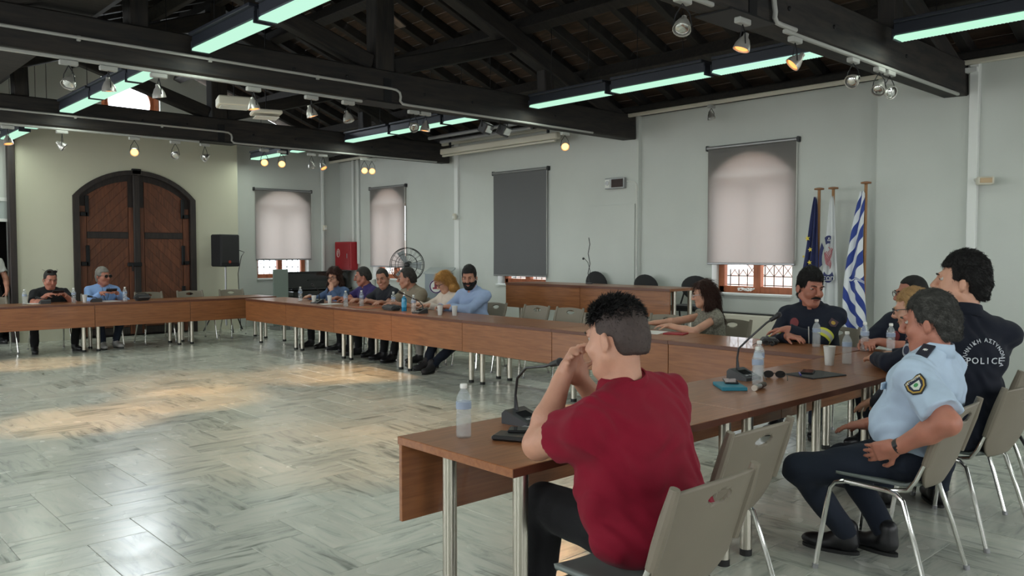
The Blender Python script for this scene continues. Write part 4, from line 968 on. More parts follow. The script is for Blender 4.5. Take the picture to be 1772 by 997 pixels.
def papers(x, y, rz, l, n=3):
    t = thing('paper_sheets', l, 'papers', (x,y,TZT), rz)
    for i in range(n): MB().box((.006*i,.004*i,.0012+.0012*i),(.21,.297,.001),0,rotm(0,0,.09*i)).build('sheet', M_WHITE, t, smooth=False)
papers(6.22,4.72,1.7,'white paper sheets before the long-haired woman'); papers(3.0,13.62,.2,'white paper before the man in the black polo',1); papers(4.0,13.5,.1,'white paper under the hands of the man in light blue, far row',2); papers(6.15,10.55,1.4,'white papers beside the cups of the curly-haired woman',2)
slab('red_booklet', 6.24,4.50,.3,(.15,.20,.012),mat('red_cover',srgb(150,28,40),.5),'red booklet beside the papers of the long-haired woman','booklet', extra=lambda t: MB().box((.0015,0,.006),(.147,.196,.008)).build('pages', M_WHITEP, t))
t = thing('shoulder_strap_bag','black bag with a looped strap on the chair at the right edge','bag',(5.42,1.62,.47),0); MB().box((0,0,.08),(.28,.12,.16),.04).build('pouch', M_BLACKF, t); MB().tube([(-.10,-.06,.12),(-.14,-.16,.05),(-.12,-.24,-.10),(-.02,-.26,-.14),(.06,-.22,-.06),(.10,-.10,.10)],.009,6).build('strap', M_BLACKF, t)
# ================================================================== people: smooth solid modelling
f32 = np.float32
class SDF:
    """smooth union of tapered limbs and ellipsoids, meshed with surface nets"""
    def __init__(s): s.p = []; s.noise = None
    def cone(s, a, b, ra, rb, k=.03, op='u'):
        a, b = np.array(a,f32), np.array(b,f32); s.p.append(('c',a,b,f32(ra),f32(rb),k,op,(a+b)/2,float(np.linalg.norm(b-a))/2+max(ra,rb))); return s
    def cut(s, a, b, ra, rb, k=.02, op='u'):
        a, b = np.array(a,f32), np.array(b,f32); s.p.append(('k',a,b,f32(ra),f32(rb),k,op,(a+b)/2,float(np.linalg.norm(b-a))/2+max(ra,rb))); return s
    def ell(s, c, r, R=None, k=.03, op='u'):
        s.p.append(('e',np.array(c,f32),np.array(r,f32),np.eye(3,dtype=f32) if R is None else np.array(R,f32),None,k,op,np.array(c,f32),float(max(r)))); return s
    def box(s, c, h, R=None, rad=.01, k=.01, op='u'):
        s.p.append(('b',np.array(c,f32),np.array(h,f32),np.eye(3,dtype=f32) if R is None else np.array(R,f32),rad,k,op,np.array(c,f32),float(np.linalg.norm(h))+rad)); return s
    def plane(s, p, n):
        n = np.array(n,f32); n /= np.linalg.norm(n); s.p.append(('h',np.array(p,f32),n,None,None,0,'i',None,None)); return s
    def prim(s, q, P):
        t = q[0]
        if t == 'c' or t == 'k':
            a, b, ra, rb = q[1:5]; ba = b-a; L2 = float(ba@ba)+1e-12; pa = P-a; h = (pa@ba)/L2
            if t == 'c':
                h = np.clip(h,0,1); d = pa-h[:,None]*ba; return np.sqrt((d*d).sum(1))-(ra+(rb-ra)*h)
            L = math.sqrt(L2); d = pa-h[:,None]*ba; rd = np.sqrt((d*d).sum(1))-(ra+(rb-ra)*np.clip(h,-.2,1.2))
            return np.maximum(rd, np.maximum(-h*L, h*L-L))
        if t == 'e':
            l = (P-q[1])@q[3]; k0 = np.sqrt(((l/q[2])**2).sum(1)); k1 = np.sqrt(((l/(q[2]*q[2]))**2).sum(1))+1e-9; return k0*(k0-1)/k1
        if t == 'b':
            l = np.abs((P-q[1])@q[3])-q[2]; return np.sqrt((np.maximum(l,0)**2).sum(1))+np.minimum(l.max(1),0)-q[4]
        return (P-q[1])@q[2]
    def comb(s, d, e, k, op):
        if op == 'u':
            if k > 0: h = np.maximum(k-np.abs(d-e),0)/k; return np.minimum(d,e)-h*h*k*.25
            return np.minimum(d,e)
        if op == 's': e = -e
        if k > 0: h = np.maximum(k-np.abs(d-e),0)/k; return np.maximum(d,e)+h*h*k*.25
        return np.maximum(d,e)
    def mesh(s, h):
        lo = np.min([q[7]-q[8] for q in s.p if q[7] is not None and q[6] == 'u'],0)-4*h; hi = np.max([q[7]+q[8] for q in s.p if q[7] is not None and q[6] == 'u'],0)+4*h
        nb = np.ceil((hi-lo)/h/8).astype(int)+1; gx = [lo[i]+(np.arange(nb[i])*8+3.5)*h for i in range(3)]
        C = np.stack(np.meshgrid(*gx,indexing='ij'),-1).reshape(-1,3).astype(f32); d = np.full(len(C),9,f32)
        for q in s.p: d = s.comb(d, s.prim(q,C).astype(f32), q[5], q[6])
        act = np.nonzero(np.abs(d) < 8*h*.866*1.35+.015)[0]
        D = np.broadcast_to(d.reshape(*nb)[:,None,:,None,:,None],(nb[0],8,nb[1],8,nb[2],8)).copy()
        off = np.stack(np.meshgrid(*[(np.arange(8)-3.5)*h]*3,indexing='ij'),-1).reshape(-1,3).astype(f32)
        Ca = C[act]; V = np.full((len(act),512),9,f32); br = 8*h*.866
        for q in s.p:
            if q[7] is None: m = slice(None); cc = Ca
            else:
                m = np.nonzero(np.linalg.norm(Ca-q[7],axis=1) < q[8]+br+.09)[0]
                if len(m) == 0: continue
                cc = Ca[m]
            P = (cc[:,None,:]+off[None]).reshape(-1,3); V[m] = s.comb(V[m], s.prim(q,P).reshape(-1,512), q[5], q[6])
        if s.noise is not None: V += s.noise((Ca[:,None,:]+off[None]).reshape(-1,3)).reshape(-1,512)
        i0, i1, i2 = np.unravel_index(act, nb); D[i0,:,i1,:,i2,:] = V.reshape(-1,8,8,8)
        D = D.reshape(nb[0]*8,nb[1]*8,nb[2]*8); I = D < 0
        c = I[:-1,:-1,:-1].astype(np.int8)
        for dx in (0,1):
            for dy in (0,1):
                for dz in (0,1):
                    if dx+dy+dz: c = c+I[dx:I.shape[0]-1+dx,dy:I.shape[1]-1+dy,dz:I.shape[2]-1+dz]
        cx, cy, cz = np.nonzero((c > 0)&(c < 8)); n = len(cx); S_ = np.zeros((n,3)); W = np.zeros(n)
        for ax in range(3):
            o = [(0,0),(0,1),(1,0),(1,1)]
            for a, b in o:
                e0 = [0,0,0]; u, v = (ax+1)%3, (ax+2)%3; e0[u] = a; e0[v] = b; e1 = list(e0); e1[ax] = 1
                d0 = D[cx+e0[0],cy+e0[1],cz+e0[2]]; d1 = D[cx+e1[0],cy+e1[1],cz+e1[2]]; x = (d0 < 0) != (d1 < 0)
                t = np.where(x, d0/np.where(x, d0-d1, 1), 0); p = np.zeros((n,3)); p[:,u] = a; p[:,v] = b; p[:,ax] = t
                S_ += p*x[:,None]; W += x
        verts = lo+(np.stack([cx,cy,cz],1)+S_/W[:,None])*h
        idx = np.full(c.shape,-1,np.int32); idx[cx,cy,cz] = np.arange(n); F = []
        for ax in range(3):
            u, v = (ax+1)%3, (ax+2)%3
            A = I[tuple(slice(0,-1) if k == ax else slice(1,-1) for k in range(3))]; Bq = I[tuple(slice(1,None) if k == ax else slice(1,-1) for k in range(3))]
            e = np.nonzero(A != Bq)
            if len(e[0]) == 0: continue
            g = [e[k]+(0 if k == ax else 1) for k in range(3)]; fl = A[e]
            def at(du, dv):
                q = [g[0].copy(),g[1].copy(),g[2].copy()]; q[u] = q[u]-du; q[v] = q[v]-dv
                ok = (q[0] < c.shape[0])&(q[1] < c.shape[1])&(q[2] < c.shape[2]); return np.where(ok, idx[np.minimum(q[0],c.shape[0]-1),np.minimum(q[1],c.shape[1]-1),np.minimum(q[2],c.shape[2]-1)], -1)
            Q = np.stack([at(1,1),at(0,1),at(0,0),at(1,0)],1); Q[~fl] = Q[~fl][:,::-1]; F.append(Q[(Q >= 0).all(1)])
        return verts, np.concatenate(F)
def np_obj(name, V, F, m, parent=None):
    me = bpy.data.meshes.new(name); me.vertices.add(len(V)); me.vertices.foreach_set('co', V.astype(f32).ravel())
    me.loops.add(F.size); me.loops.foreach_set('vertex_index', F.astype(np.int32).ravel())
    me.polygons.add(len(F)); me.polygons.foreach_set('loop_start', np.arange(0,F.size,4,dtype=np.int32)); me.polygons.foreach_set('use_smooth', np.ones(len(F),bool))
    me.update(calc_edges=True); me.validate(); me.materials.append(m)
    o = bpy.data.objects.new(name, me); return link(o, parent)
def nrm(v): v = np.array(v,float); return v/(np.linalg.norm(v)+1e-9)
def Rz(a): c, s = math.cos(a), math.sin(a); return np.array([[c,-s,0],[s,c,0],[0,0,1]])
def Rx(a): c, s = math.cos(a), math.sin(a); return np.array([[1,0,0],[0,c,-s],[0,s,c]])
def Ry(a): c, s = math.cos(a), math.sin(a); return np.array([[c,0,s],[0,1,0],[-s,0,c]])
def ik(a, t, l1, l2, pole):
    d = t-a; L = np.linalg.norm(d); m = (l1+l2)*.995
    if L > m: t = a+d/L*m; d = t-a; L = m
    x = (L*L+l1*l1-l2*l2)/(2*L); hh = math.sqrt(max(l1*l1-x*x,1e-6)); u = d/L; p = np.array(pole,float); p = p-u*(p@u); p = nrm(p); return a+u*x+p*hh, t
def wrinkle(amp, sx=1.0, seed=0.0):
    def f(P):
        x, y, z = P[:,0]*sx+seed, P[:,1]*sx, P[:,2]*sx
        w = .7*np.sin(52*z+21*x-9*y+5*np.sin(17*x+seed))*np.sin(15*y+11*x+2*np.sin(19*z+seed))+np.sin(23*z+9*x+4*np.sin(11*y+seed))*np.sin(7*x-5*y+3*np.sin(6*z)+seed)+.5*np.sin(41*z-17*y+13*x+seed)*np.sin(12*y+8*x)
        return (amp*w).astype(f32)
    return f
def hairnoise(amp, fr=90, seed=0.0):
    def f(P): return (amp*(np.sin(fr*P[:,0]+seed+3*np.sin(fr*.31*P[:,2]))*np.sin(fr*.83*P[:,1]+2*np.sin(fr*.37*P[:,0]))+.3*np.sin(fr*1.9*P[:,2]+fr*1.3*P[:,0]+4*np.sin(fr*.5*P[:,1])+seed))).astype(f32)
    return f
def skin(name, c): return mat(name, c, .5, noise=(14,.10), bump=.08, bscale=180, sss=.06)
SK = skin('skin_tan', srgb(178,126,104)); SK2 = skin('skin_light', srgb(196,146,122)); SK3 = skin('skin_ruddy', srgb(172,112,92))
def cloth(name, c, rough=.85): return mat(name, c, rough, noise=(9,.06), bump=.18, bscale=420, sheen=.04, spec=.2)
M_EYEW = mat('eye_white', (.42,.39,.36), .4); M_EYED = mat('eye_dark', (.02,.014,.01), .2)
def strands(parent, V, F, m, RH, n, L, up=.35, wdt=.0011, seed=3, cv=(0,-.7,-.55), rnd=.38):
    """short locks rooted all over a hair volume"""
    r = np.random.default_rng(seed); f = F[r.integers(0,len(F),n)]; a, b, c, d = (V[f[:,k]] for k in range(4)); u, v = r.random((n,1)), r.random((n,1))
    p = a*(1-u)*(1-v)+b*u*(1-v)+c*u*v+d*(1-u)*v; nn = np.cross(c-a, d-b); nn /= np.linalg.norm(nn,axis=1,keepdims=True)+1e-9
    comb = RH@np.array(cv)+r.normal(0,rnd,(n,3)); comb -= nn*(comb*nn).sum(1,keepdims=True); comb /= np.linalg.norm(comb,axis=1,keepdims=True)+1e-9
    dr = comb*(1-up)+nn*up; dr /= np.linalg.norm(dr,axis=1,keepdims=True); l = L*(.5+.8*r.random((n,1))); side = np.cross(dr, nn); side /= np.linalg.norm(side,axis=1,keepdims=True)+1e-9
    p = p-nn*.002; w = wdt*(.7+.8*r.random((n,1))); mid = p+dr*l*.55+nn*l*.10; tip = p+dr*l; o2 = np.cross(side, dr)
    vs = np.concatenate([p+side*w, p-side*w, p+o2*w, mid+side*w*.8, mid-side*w*.8, mid+o2*w*.8, tip],0); i = np.arange(n)
    q = [np.stack([i+n*x for x in k],1) for k in ((0,1,4,3),(1,2,5,4),(2,0,3,5))]; t3 = [np.stack([i+n*x for x in k],1) for k in ((3,4,6),(4,5,6),(5,3,6))]
    me = bpy.data.meshes.new('hair_locks'); me.from_pydata(vs.tolist(), [], np.concatenate(q).tolist()+np.concatenate(t3).tolist()); me.materials.append(m)
    me.polygons.foreach_set('use_smooth',[True]*len(me.polygons)); o = bpy.data.objects.new('hair_locks', me); link(o, parent); o['kind'] = 'stuff'; return o
def hand(S_, w, d, n, side, curl, s, k=.005, spread=1.0):
    """w wrist, d finger direction, n palm normal (towards which fingers curl), side +1 = thumb on the d x n side"""
    d = nrm(d); n = nrm(np.array(n,float)-d*(np.array(n,float)@d)); l = np.cross(d, n)*side
    R = np.stack([l,d,n],1)
    S_.box(w+d*.048*s, (.030*s,.036*s,.006*s), R, .010*s, .014); S_.cone(w-d*.03*s, w+d*.03*s, .026*s, .024*s, .02)
    for i, (o, L, r) in enumerate(((.030,.078,.0088),(.0105,.086,.0092),(-.0095,.080,.0088),(-.029,.064,.0078))):
        p = w+d*(.084-.004*abs(i-1))*s+l*o*s; dd = nrm(d+l*(o*2.2*spread)); c = curl if not hasattr(curl,'__len__') else curl[i]
        for j, fr in enumerate((.44,.32,.26)):
            a = c*(j+.6)*.62; q = dd*math.cos(a)+n*math.sin(a); e = p+q*L*fr*s
            S_.cone(p, e, r*s*(1-.08*j), r*s*(.93-.09*j), k if j else .010); p = e
    p = w+d*.022*s+l*.028*s
    for j, (L, dirn) in enumerate(((.046,nrm(d*.65+l*.75+n*.25)),(.034,nrm(d*.9+l*.3+n*(.2+.5*(curl if not hasattr(curl,'__len__') else curl[0]))) ),(.026,nrm(d*1.0+l*.0+n*(.3+.6*(curl if not hasattr(curl,'__len__') else curl[0])))))):
        e = p+dirn*L*s; S_.cone(p, e, (.0125,.0105,.0095)[j]*s, (.0105,.0095,.008)[j]*s, .012 if j == 0 else .004); p = e
def person(label, loc, face, s=1.0, seat=.46, lean=6, side=0, twist=0, head=(0,0,0), neckf=0.0, hands=None, feet=None, build=1.0, belly=0.0,
           skinm=SK, shirt=None, sleeve='short', sl=.62, trousers=None, shoes=None, hair='short', hairm=None, res=.010, female=False, extras=None, stand=False, collar=True, loose=.014, knees=None, headoff=(0,0,0), hem=-.06, tz=1.0, hs=1.0, wr_amp=.0045):
    """face: world angle of the facing direction; head = yaw(left +), pitch(down +), roll in degrees; hands: per side dict(t=world wrist target, pole, d, n, curl)"""
    face_rot = face-PI/2; T = Rz(face_rot); Ti = T.T; base = np.array([loc[0],loc[1],0.0])
    loc3 = lambda p: Ti@(np.array(p,float)-base); ldir = lambda v: Ti@np.array(v,float)
    hz = (.90*s if stand else seat+.085*s); pel = np.array([0,0,hz])
    RT = Rx(-math.radians(lean))@Ry(math.radians(side))@Rz(math.radians(twist))        # torso frame
    tp = lambda x, y, z: pel+RT@(np.array([x,y,z*tz])*s)
    b = build; w = .93 if female else 1.0
    neck = tp(0,-.005,.50); sh = {1: tp(.178*w*(.55+.45*b),-.01,.408), -1: tp(-.178*w*(.55+.45*b),-.01,.408)}
    hd = np.radians(head); RH = RT@Rz(hd[0])@Rx(-hd[1])@Ry(hd[2])
    if lean: RH = Rx(-math.radians(lean*.35))@Rz(math.radians(twist)+hd[0])@Rx(-hd[1])@Ry(hd[2])
    hc = neck+RT@np.array([0,.025+neckf,.135+.015*hs])*s+RT@np.array(headoff)*s; bs = s          # head centre
    hp = lambda x, y, z: hc+RH@(np.array([x,y,z])*s*hs)
    body = SDF()
    # torso (slim, under the clothes), legs
    body.ell(tp(0,0,.02),(.145*b*s,.10*s,.10*s),RT,.05); body.ell(tp(0,.0,.16),(.125*b*s,.09*s,.13*s),RT,.05); body.ell(tp(0,0,.33),(.14*b*s,.095*s,.14*s),RT,.05)
    body.cone(sh[1],sh[-1],.044*s,.044*s,.03); body.cone(tp(0,-.012,.40),neck+RT@np.array([0,.012,.05])*s,.066*s*b**.5,.056*s*(.85 if female else 1),.05)
    body.cone(neck,hp(0,-.018,-.03),.057*s*(.84 if female else 1)*b**.3,.054*s*(.86 if female else 1),.03)
    # head
    q_ = s; s = s*hs
    body.ell(hp(0,-.012,.032),(.075*s,.094*s,.088*s),RH,.02); body.ell(hp(0,.028,-.028),(.060*s*b**.25,.062*s,.083*s),RH,.03); body.ell(hp(0,.060,-.092),(.030*s,.028*s,.022*s),RH,.03)
    for e in (-1,1):
        body.ell(hp(e*.036,.058,-.03),(.028*s,.026*s,.026*s),RH,.025); body.cone(hp(e*.055,.0,-.055),hp(e*.022,.058,-.096),.020*s,.020*s,.03)   # cheeks, jaw
        body.ell(hp(e*.031,.098,.010),(.020*s,.014*s,.012*s),RH,.014,'s')                                    # eye sockets
        body.ell(hp(e*.079,-.010,-.014),(.007*s,.019*s,.031*s),RH@Rz(e*.35),.008); body.ell(hp(e*.087,-.006,-.012),(.005*s,.010*s,.018*s),RH@Rz(e*.35),.004,'s')
    body.cone(hp(-.03,.086,.028),hp(.03,.086,.028),.010*s,.010*s,.02)                                          # brow
    body.cone(hp(0,.090,.016),hp(0,.113,-.022),.009*s,.014*s,.014); body.ell(hp(0,.100,-.030),(.020*s,.013*s,.010*s),RH,.008)
    body.ell(hp(0,.085,-.056),(.024*s,.012*s,.0065*s),RH,.006); body.ell(hp(0,.083,-.069),(.021*s,.012*s,.007*s),RH,.006); body.ell(hp(0,.100,-.0625),(.026*s,.006*s,.0016*s),RH,.003,'s')
    s = q_
    # arms
    la, lf = .285*s, .255*s; arms = {}
    for e in (1,-1):
        hh = (hands or {}).get(e)
        if hh is None: hh = dict(t=base+T@(pel+np.array([e*.20,.30,.10])*s), pole=(e*.6,-.3,-.5), local=True)
        t = loc3(hh['t']); pole = ldir(hh['pole']) if not hh.get('local') else np.array(hh['pole'],float)
        el, wr = ik(sh[e], t, la, lf, pole); d = ldir(hh['d']) if 'd' in hh else nrm(wr-el); n = ldir(hh['n']) if 'n' in hh else np.array([-e*.6,.0,-.8])
        arms[e] = (el, wr); ar = .9 if female else 1.0
        body.cone(sh[e]+(el-sh[e])*.12,el,.044*s*ar*b**.5,.043*s*ar*b**.5,.02); body.cone(el,el+(wr-el)*.35,.041*s*ar*b**.5,.041*s*ar*b**.5,.02); body.cone(el+(wr-el)*.35,wr,.041*s*ar*b**.5,.027*s*ar,.02)
        hand(body, wr, d, n, (1 if e == -1 else -1)*(hh.get('flip',1)), hh.get('curl',.5), s*(.9 if female else 1.0))
    # legs
    legs = {}
    for e in (1,-1):
        hip = pel+np.array([e*.090,.02,-.015])*s; ft = (feet or {}).get(e)
        ft = loc3(ft) if ft is not None else np.array([e*.14*s,(.46 if not stand else .02)*s,0.0])
        an = ft+np.array([0,0,.085*s]); kp = ldir((knees or {}).get(e,(0,0,0)))+np.array([e*.25,.5,1.0 if not stand else .1]); kn, an = ik(hip, an, .435*s, .42*s, kp)
        legs[e] = (hip, kn, an); body.cone(hip,kn,.070*s,.048*s,.04); body.cone(kn,an,.045*s,.032*s,.03)
    V, F = body.mesh(res); obj = np_obj('person', V, F, skinm); obj.location = base; obj.rotation_euler = (0,0,face_rot)
    tag(obj, label, 'person'); seed = random.random()*9
    # shirt
    sh_ = SDF(); i = loose
    sh_.ell(tp(0,0,.02),((.165*b+belly*.5)*s+i,(.125+belly*.5)*s+i,.11*s+i),RT,.06); sh_.ell(tp(0,.012+belly*.55,.15),((.148*b+belly*.7)*s+i,(.112*b**.5+belly*.75)*s+i,.15*s+i),RT,.06)
    sh_.ell(tp(0,0,.32),(.163*w*b*s+i,(.118*b**.5)*s+i,.145*s+i),RT,.06); sh_.cone(sh[1],sh[-1],.054*s*b**.5+i*.5,.054*s*b**.5+i*.5,.05)
    for e in (1,-1): sh_.cone(neck+RT@np.array([e*.035,-.016,-.012])*s,sh[e]+RT@np.array([0,0,.004])*s,.046*s+i*.4,.050*s+i*.4,.05)
    if female:
        for e in (1,-1): sh_.ell(tp(e*.075,.095,.29),(.06*s+i,.05*s+i,.06*s+i),RT,.05)
    sh_.plane(tp(0,0,hem), -RT[:,2])
    for e in (1,-1):
        el, wr = arms[e]
        if sleeve == 'short': sh_.cut(sh[e]-(el-sh[e])*.06, sh[e]+(el-sh[e])*sl, .053*s*b**.5+i*.6, .056*s*b**.5+i*1.0, .035)
        elif sleeve == 'long':
            sh_.cone(sh[e], el, .051*s*b**.5+i*.5, .046*s*b**.5+i*.7, .03); sh_.cut(el-(wr-el)*.05, el+(wr-el)*.93, .050*s*b**.5+i*.6, .034*s+i*.8, .02)
    sh_.noise = wrinkle(wr_amp*s, 1.0, seed)
    V, F = sh_.mesh(res); np_obj('shirt', V, F, shirt, obj); SV, SF = V, F
    if collar:
        ax = nrm(hp(0,-.02,-.05)-neck); c0 = neck+RT@np.array([0,-.002,-.002])*s; pts = []; rings = []
        Rn = np.array(frame_z(ax)); n_ = 28; vs = []; fs = []
        fwd = RT@np.array([0,1,0.]); fx = np.arctan2(fwd@Rn[:,1], fwd@Rn[:,0])
        for rr, zz in ((.078,-.012),(.071,.030),(.066,.046),(.062,.045),(.064,.01)):
            for k_ in range(n_):
                a = fx+.22+(2*PI-.44)*k_/(n_-1); drop = .030*math.cos((a-fx))*(.6 if zz > 0 else .35)
                vs.append(tuple(c0+(Rn[:,0]*math.cos(a)+Rn[:,1]*math.sin(a))*rr*s*b**.35+ax*(zz-max(0,drop))*s))
        for q in range(4): fs += [(q*n_+k_,q*n_+k_+1,(q+1)*n_+k_+1,(q+1)*n_+k_) for k_ in range(n_-1)]
        o = MB().add(vs, fs).build('collar', shirt, obj); sm = o.modifiers.new('thickness','SOLIDIFY'); sm.thickness = .004
    # trousers, shoes
    tr = SDF(); tr.ell(pel+np.array([0,-.01,-.005])*s,((.165*b+belly*.3)*s,.135*s,.10*s),None,.05); tr.ell(tp(0,.0,.05),((.155*b+belly*.4)*s,(.115+belly*.4)*s,.09*s),RT,.05)
    for e in (1,-1):
        hip, kn, an = legs[e]; tr.cone(hip,kn,.086*s*b**.5,.066*s*b**.3,.04); tr.cut(kn-(an-kn)*.02,an-(an-kn)*.02,.064*s*b**.3,.052*s,.03); tr.ell(kn,(.064*s*b**.3,)*3,None,.03)
    tr.noise = wrinkle(.004*s,.8,seed+2); V, F = tr.mesh(max(res,.010)); np_obj('trousers', V, F, trousers, obj)
    for e in (1,-1):
        hip, kn, an = legs[e]; fd = nrm(np.array([e*.18,1,0])) if not (feet or {}).get(('d',e)) is not None else nrm(ldir(feet[('d',e)])); fd[2] = 0; f0 = np.array([an[0],an[1],0])
        rs = np.stack([np.array([fd[1],-fd[0],0]),fd,np.array([0,0,1.])],1); q = SDF()
        q.ell(f0+fd*.03*s+np.array([0,0,.055*s]),(.040*s,.075*s,.050*s),rs,.03); q.ell(f0+fd*.13*s+np.array([0,0,.038*s]),(.046*s,.085*s,.036*s),rs,.03); q.cone(f0+np.array([0,0,.06*s]),f0+np.array([0,0,.12*s]),.045*s,.046*s,.03); q.plane(f0+np.array([0,0,.012]),(0,0,-1))
        V, F = q.mesh(.010); so = np_obj('shoe', V, F, shoes or M_BLACK, obj)
        mb = MB(); m_ = 20; pl = [tuple((f0+fd*(.078+.132*math.sin(a))*s+rs[:,0]*.043*math.cos(a)*s)[:2]) for a in np.linspace(0,2*PI,m_+1)[:-1]]; mb.prism(pl,.016).build('sole', M_RUBBER, so)
    # hair
    hm = hairm or mat('hair_dark', (.016,.013,.012), .55, bump=.4, bscale=250); s = s*hs
    def hsdf(infl, top=0.0):
        q = SDF(); q.ell(hp(0,-.014,.036+top*.5),(.075*s+infl*s,.094*s+infl*s,.088*s+(infl+top)*s),RH,.02); return q
    if hair in ('short','crop','grey'):
        q = hsdf({'short':.008,'crop':.004,'grey':.008}[hair], {'short':.012,'crop':.002,'grey':.006}[hair]); q.cone(hp(0,-.06,-.01),hp(0,-.062,-.055),.060*s,.050*s,.03)
        q.box(hp(0,.135,-.045),(.2*s,.090*s,(.097 if hair != 'crop' else .112)*s),RH,.012*s,.018,'s'); q.box(hp(0,.035,-.105),(.2*s,.058*s,.100*s),RH,.01*s,.01,'s'); q.box(hp(0,.0,-.19 if hair != 'crop' else -.172),(.2*s,.2*s,.105*s),RH,.01,.02,'s')
        q.noise = hairnoise(.0030 if hair != 'crop' else .0012, 130 if hair == 'short' else 110, seed); V, F = q.mesh(min(res,.008)); ho = np_obj('hair', V, F, hm, obj)
        if res < .0095: strands(ho, V, F, hm, RH, 5000 if hair != 'crop' else 2500, {'short':.019,'grey':.020,'crop':.007}[hair]*s, .18)
    elif hair in ('long','bob','curly'):
        L = {'long':.34,'bob':.20,'curly':.22}[hair]; wd = {'long':.05,'bob':.05,'curly':.062}[hair]
        q = hsdf(.018 if hair != 'curly' else .032,.006); q.cone(hp(0,-.07,-.02),hp(0,-.095,-L*.8),.075*s,wd*1.15*s,.05)
        for e in (1,-1): q.cone(hp(e*.070,-.03,.0),hp(e*.088,-.035,-.10),.036*s,.040*s,.04); q.cone(hp(e*.088,-.035,-.10),hp(e*.085,-.01 if hair != 'bob' else -.03,-L),.044*s,.030*s,.04)
        q.box(hp(0,.13,-.10),(.056*s,.095*s,.150*s),RH,.02*s,.02,'s'); q.box(hp(0,.185,-.05),(.3*s,.10*s,.40*s),RH,.02*s,.02,'s')
        q.noise = hairnoise({'long':.005,'bob':.003,'curly':.011}[hair], 55 if hair != 'curly' else 45, seed); V, F = q.mesh(min(res,.009)); ho = np_obj('hair', V, F, hm, obj); strands(ho, V, F, hm, RH, 3000, {'long':.10,'bob':.09,'curly':.035}[hair]*s, .02 if hair != 'curly' else .2, .0016, 3, (0,-.15,-1), .10 if hair != 'curly' else .6)
    for e in (-1,1):
        ec = hp(e*.031,.0740,.0095); er = .0116*s; MB().ball(ec,er,12,8).build('eye', M_EYEW, obj); MB().ball(hp(e*.031,.0815,.009),.0064*s,8,6).build('iris', M_EYED, obj)
        for nm, l0, l1 in (('upper_eyelid',12,75),('lower_eyelid',-70,-26)):
            vs = []
            for i_ in range(6):
                for j_ in range(9): la_, lo_ = math.radians(l0+(l1-l0)*i_/5), math.radians(-80+160*j_/8); vs.append(tuple(ec+RH@(np.array([math.sin(lo_)*math.cos(la_),math.cos(lo_)*math.cos(la_),math.sin(la_)])*er*1.13)))
            MB().add(vs,[(i_*9+j_,i_*9+j_+1,(i_+1)*9+j_+1,(i_+1)*9+j_) for i_ in range(5) for j_ in range(8)]).build(nm, skinm, obj)
        MB().tube([hp(e*.014,.097,.026),hp(e*.032,.098,.031),hp(e*.049,.086,.027)],[.003*s,.0042*s,.002*s],6).build('eyebrow', hm, obj)
    MB().tube([hp(-.022,.091,-.062),hp(-.01,.0955,-.0615),hp(.01,.0955,-.0615),hp(.022,.091,-.062)],[.002*s,.004*s,.004*s,.002*s],6).build('lips', mat('lip_tone', srgb(140,80,76), .5), obj)
    J = dict(SV=SV, SF=SF, obj=obj, hp=hp, tp=tp, RT=RT, RH=RH, T=T, base=base, sh=sh, arms=arms, legs=legs, s=bs, hsz=s, neck=neck, pel=pel, hm=hm, res=res)
    if extras: extras(J)
    return J
def frm(y, z):
    """matrix with local y up-axis z and x = right, for sticking flat marks: columns x, up, out"""
    out = nrm(y); up = nrm(np.array(z)-out*(np.array(z)@out)); x = np.cross(up, out); return np.stack([x,up,out],1)
def stick(J, p, out, h=.003):
    """where a ray from outside towards p meets the shirt"""
    from mathutils.bvhtree import BVHTree
    if 'bvh' not in J: J['bvh'] = BVHTree.FromPolygons([tuple(v) for v in J['SV']], [tuple(int(i) for i in f) for f in J['SF']])
    o = Vector(tuple(nrm(out))); hit = J['bvh'].ray_cast(Vector(tuple(p))+o*.5, -o)
    return (np.array(hit[0])+np.array(hit[1])*h, nrm(.6*np.array(hit[1])+.4*np.array(out))) if hit[0] is not None else (np.array(p), nrm(out))
def patch(J, name, p, out, up, poly, m, h=.003):
    R = Matrix(frm(out, up).tolist()); return MB().prism(poly, h, R, tuple(p)).build(name, m, J['obj'], smooth=False)
def ptext(J, body, p, out, up, size, m):
    R = Matrix(frm(out, up).tolist()); return text('lettering', body, m, J['obj'], tuple(p), R.to_euler(), size, .0015)
def circ(r, n=20, sx=1.0): return [(r*sx*math.cos(2*PI*i/n), r*math.sin(2*PI*i/n)) for i in range(n)]
def face_glasses(J, m=None, dark=False, top=False):
    hp, s = J['hp'], J['hsz']; m = m or M_BLACK; y0, z0 = (.108,.008) if not top else (.045,.115); g = MB()
    for e in (-1,1):
        g.tube([hp(e*.033+.026*math.cos(a), y0-.004*abs(math.cos(a)), z0+.019*math.sin(a)) for a in np.linspace(0,2*PI,17)[:-1]],.0024*s,5,True)
        g.tube([hp(e*.058,y0-.004,z0+.006),hp(e*.078,y0-.05,z0+.005),hp(e*.082,y0-.105,z0-.002)],.0024*s,5)
        if dark: MB().add([tuple(hp(e*.033+.025*math.cos(a),y0-.003,z0+.018*math.sin(a))) for a in np.linspace(0,2*PI,17)[:-1]],[tuple(range(16))]).build('lens', M_SCR, J['obj'], smooth=False)
    g.tube([hp(-.008,y0,z0+.004),hp(.008,y0,z0+.004)],.0024*s,5); g.build('glasses', m, J['obj'])
def moustache(J, m): hp, s = J['hp'], J['hsz']; MB().tube([hp(-.034,.088,-.056),hp(-.018,.100,-.047),hp(0,.103,-.044),hp(.018,.100,-.047),hp(.034,.088,-.056)],[.003*s,.008*s,.0085*s,.008*s,.003*s],8).build('moustache', m, J['obj'])
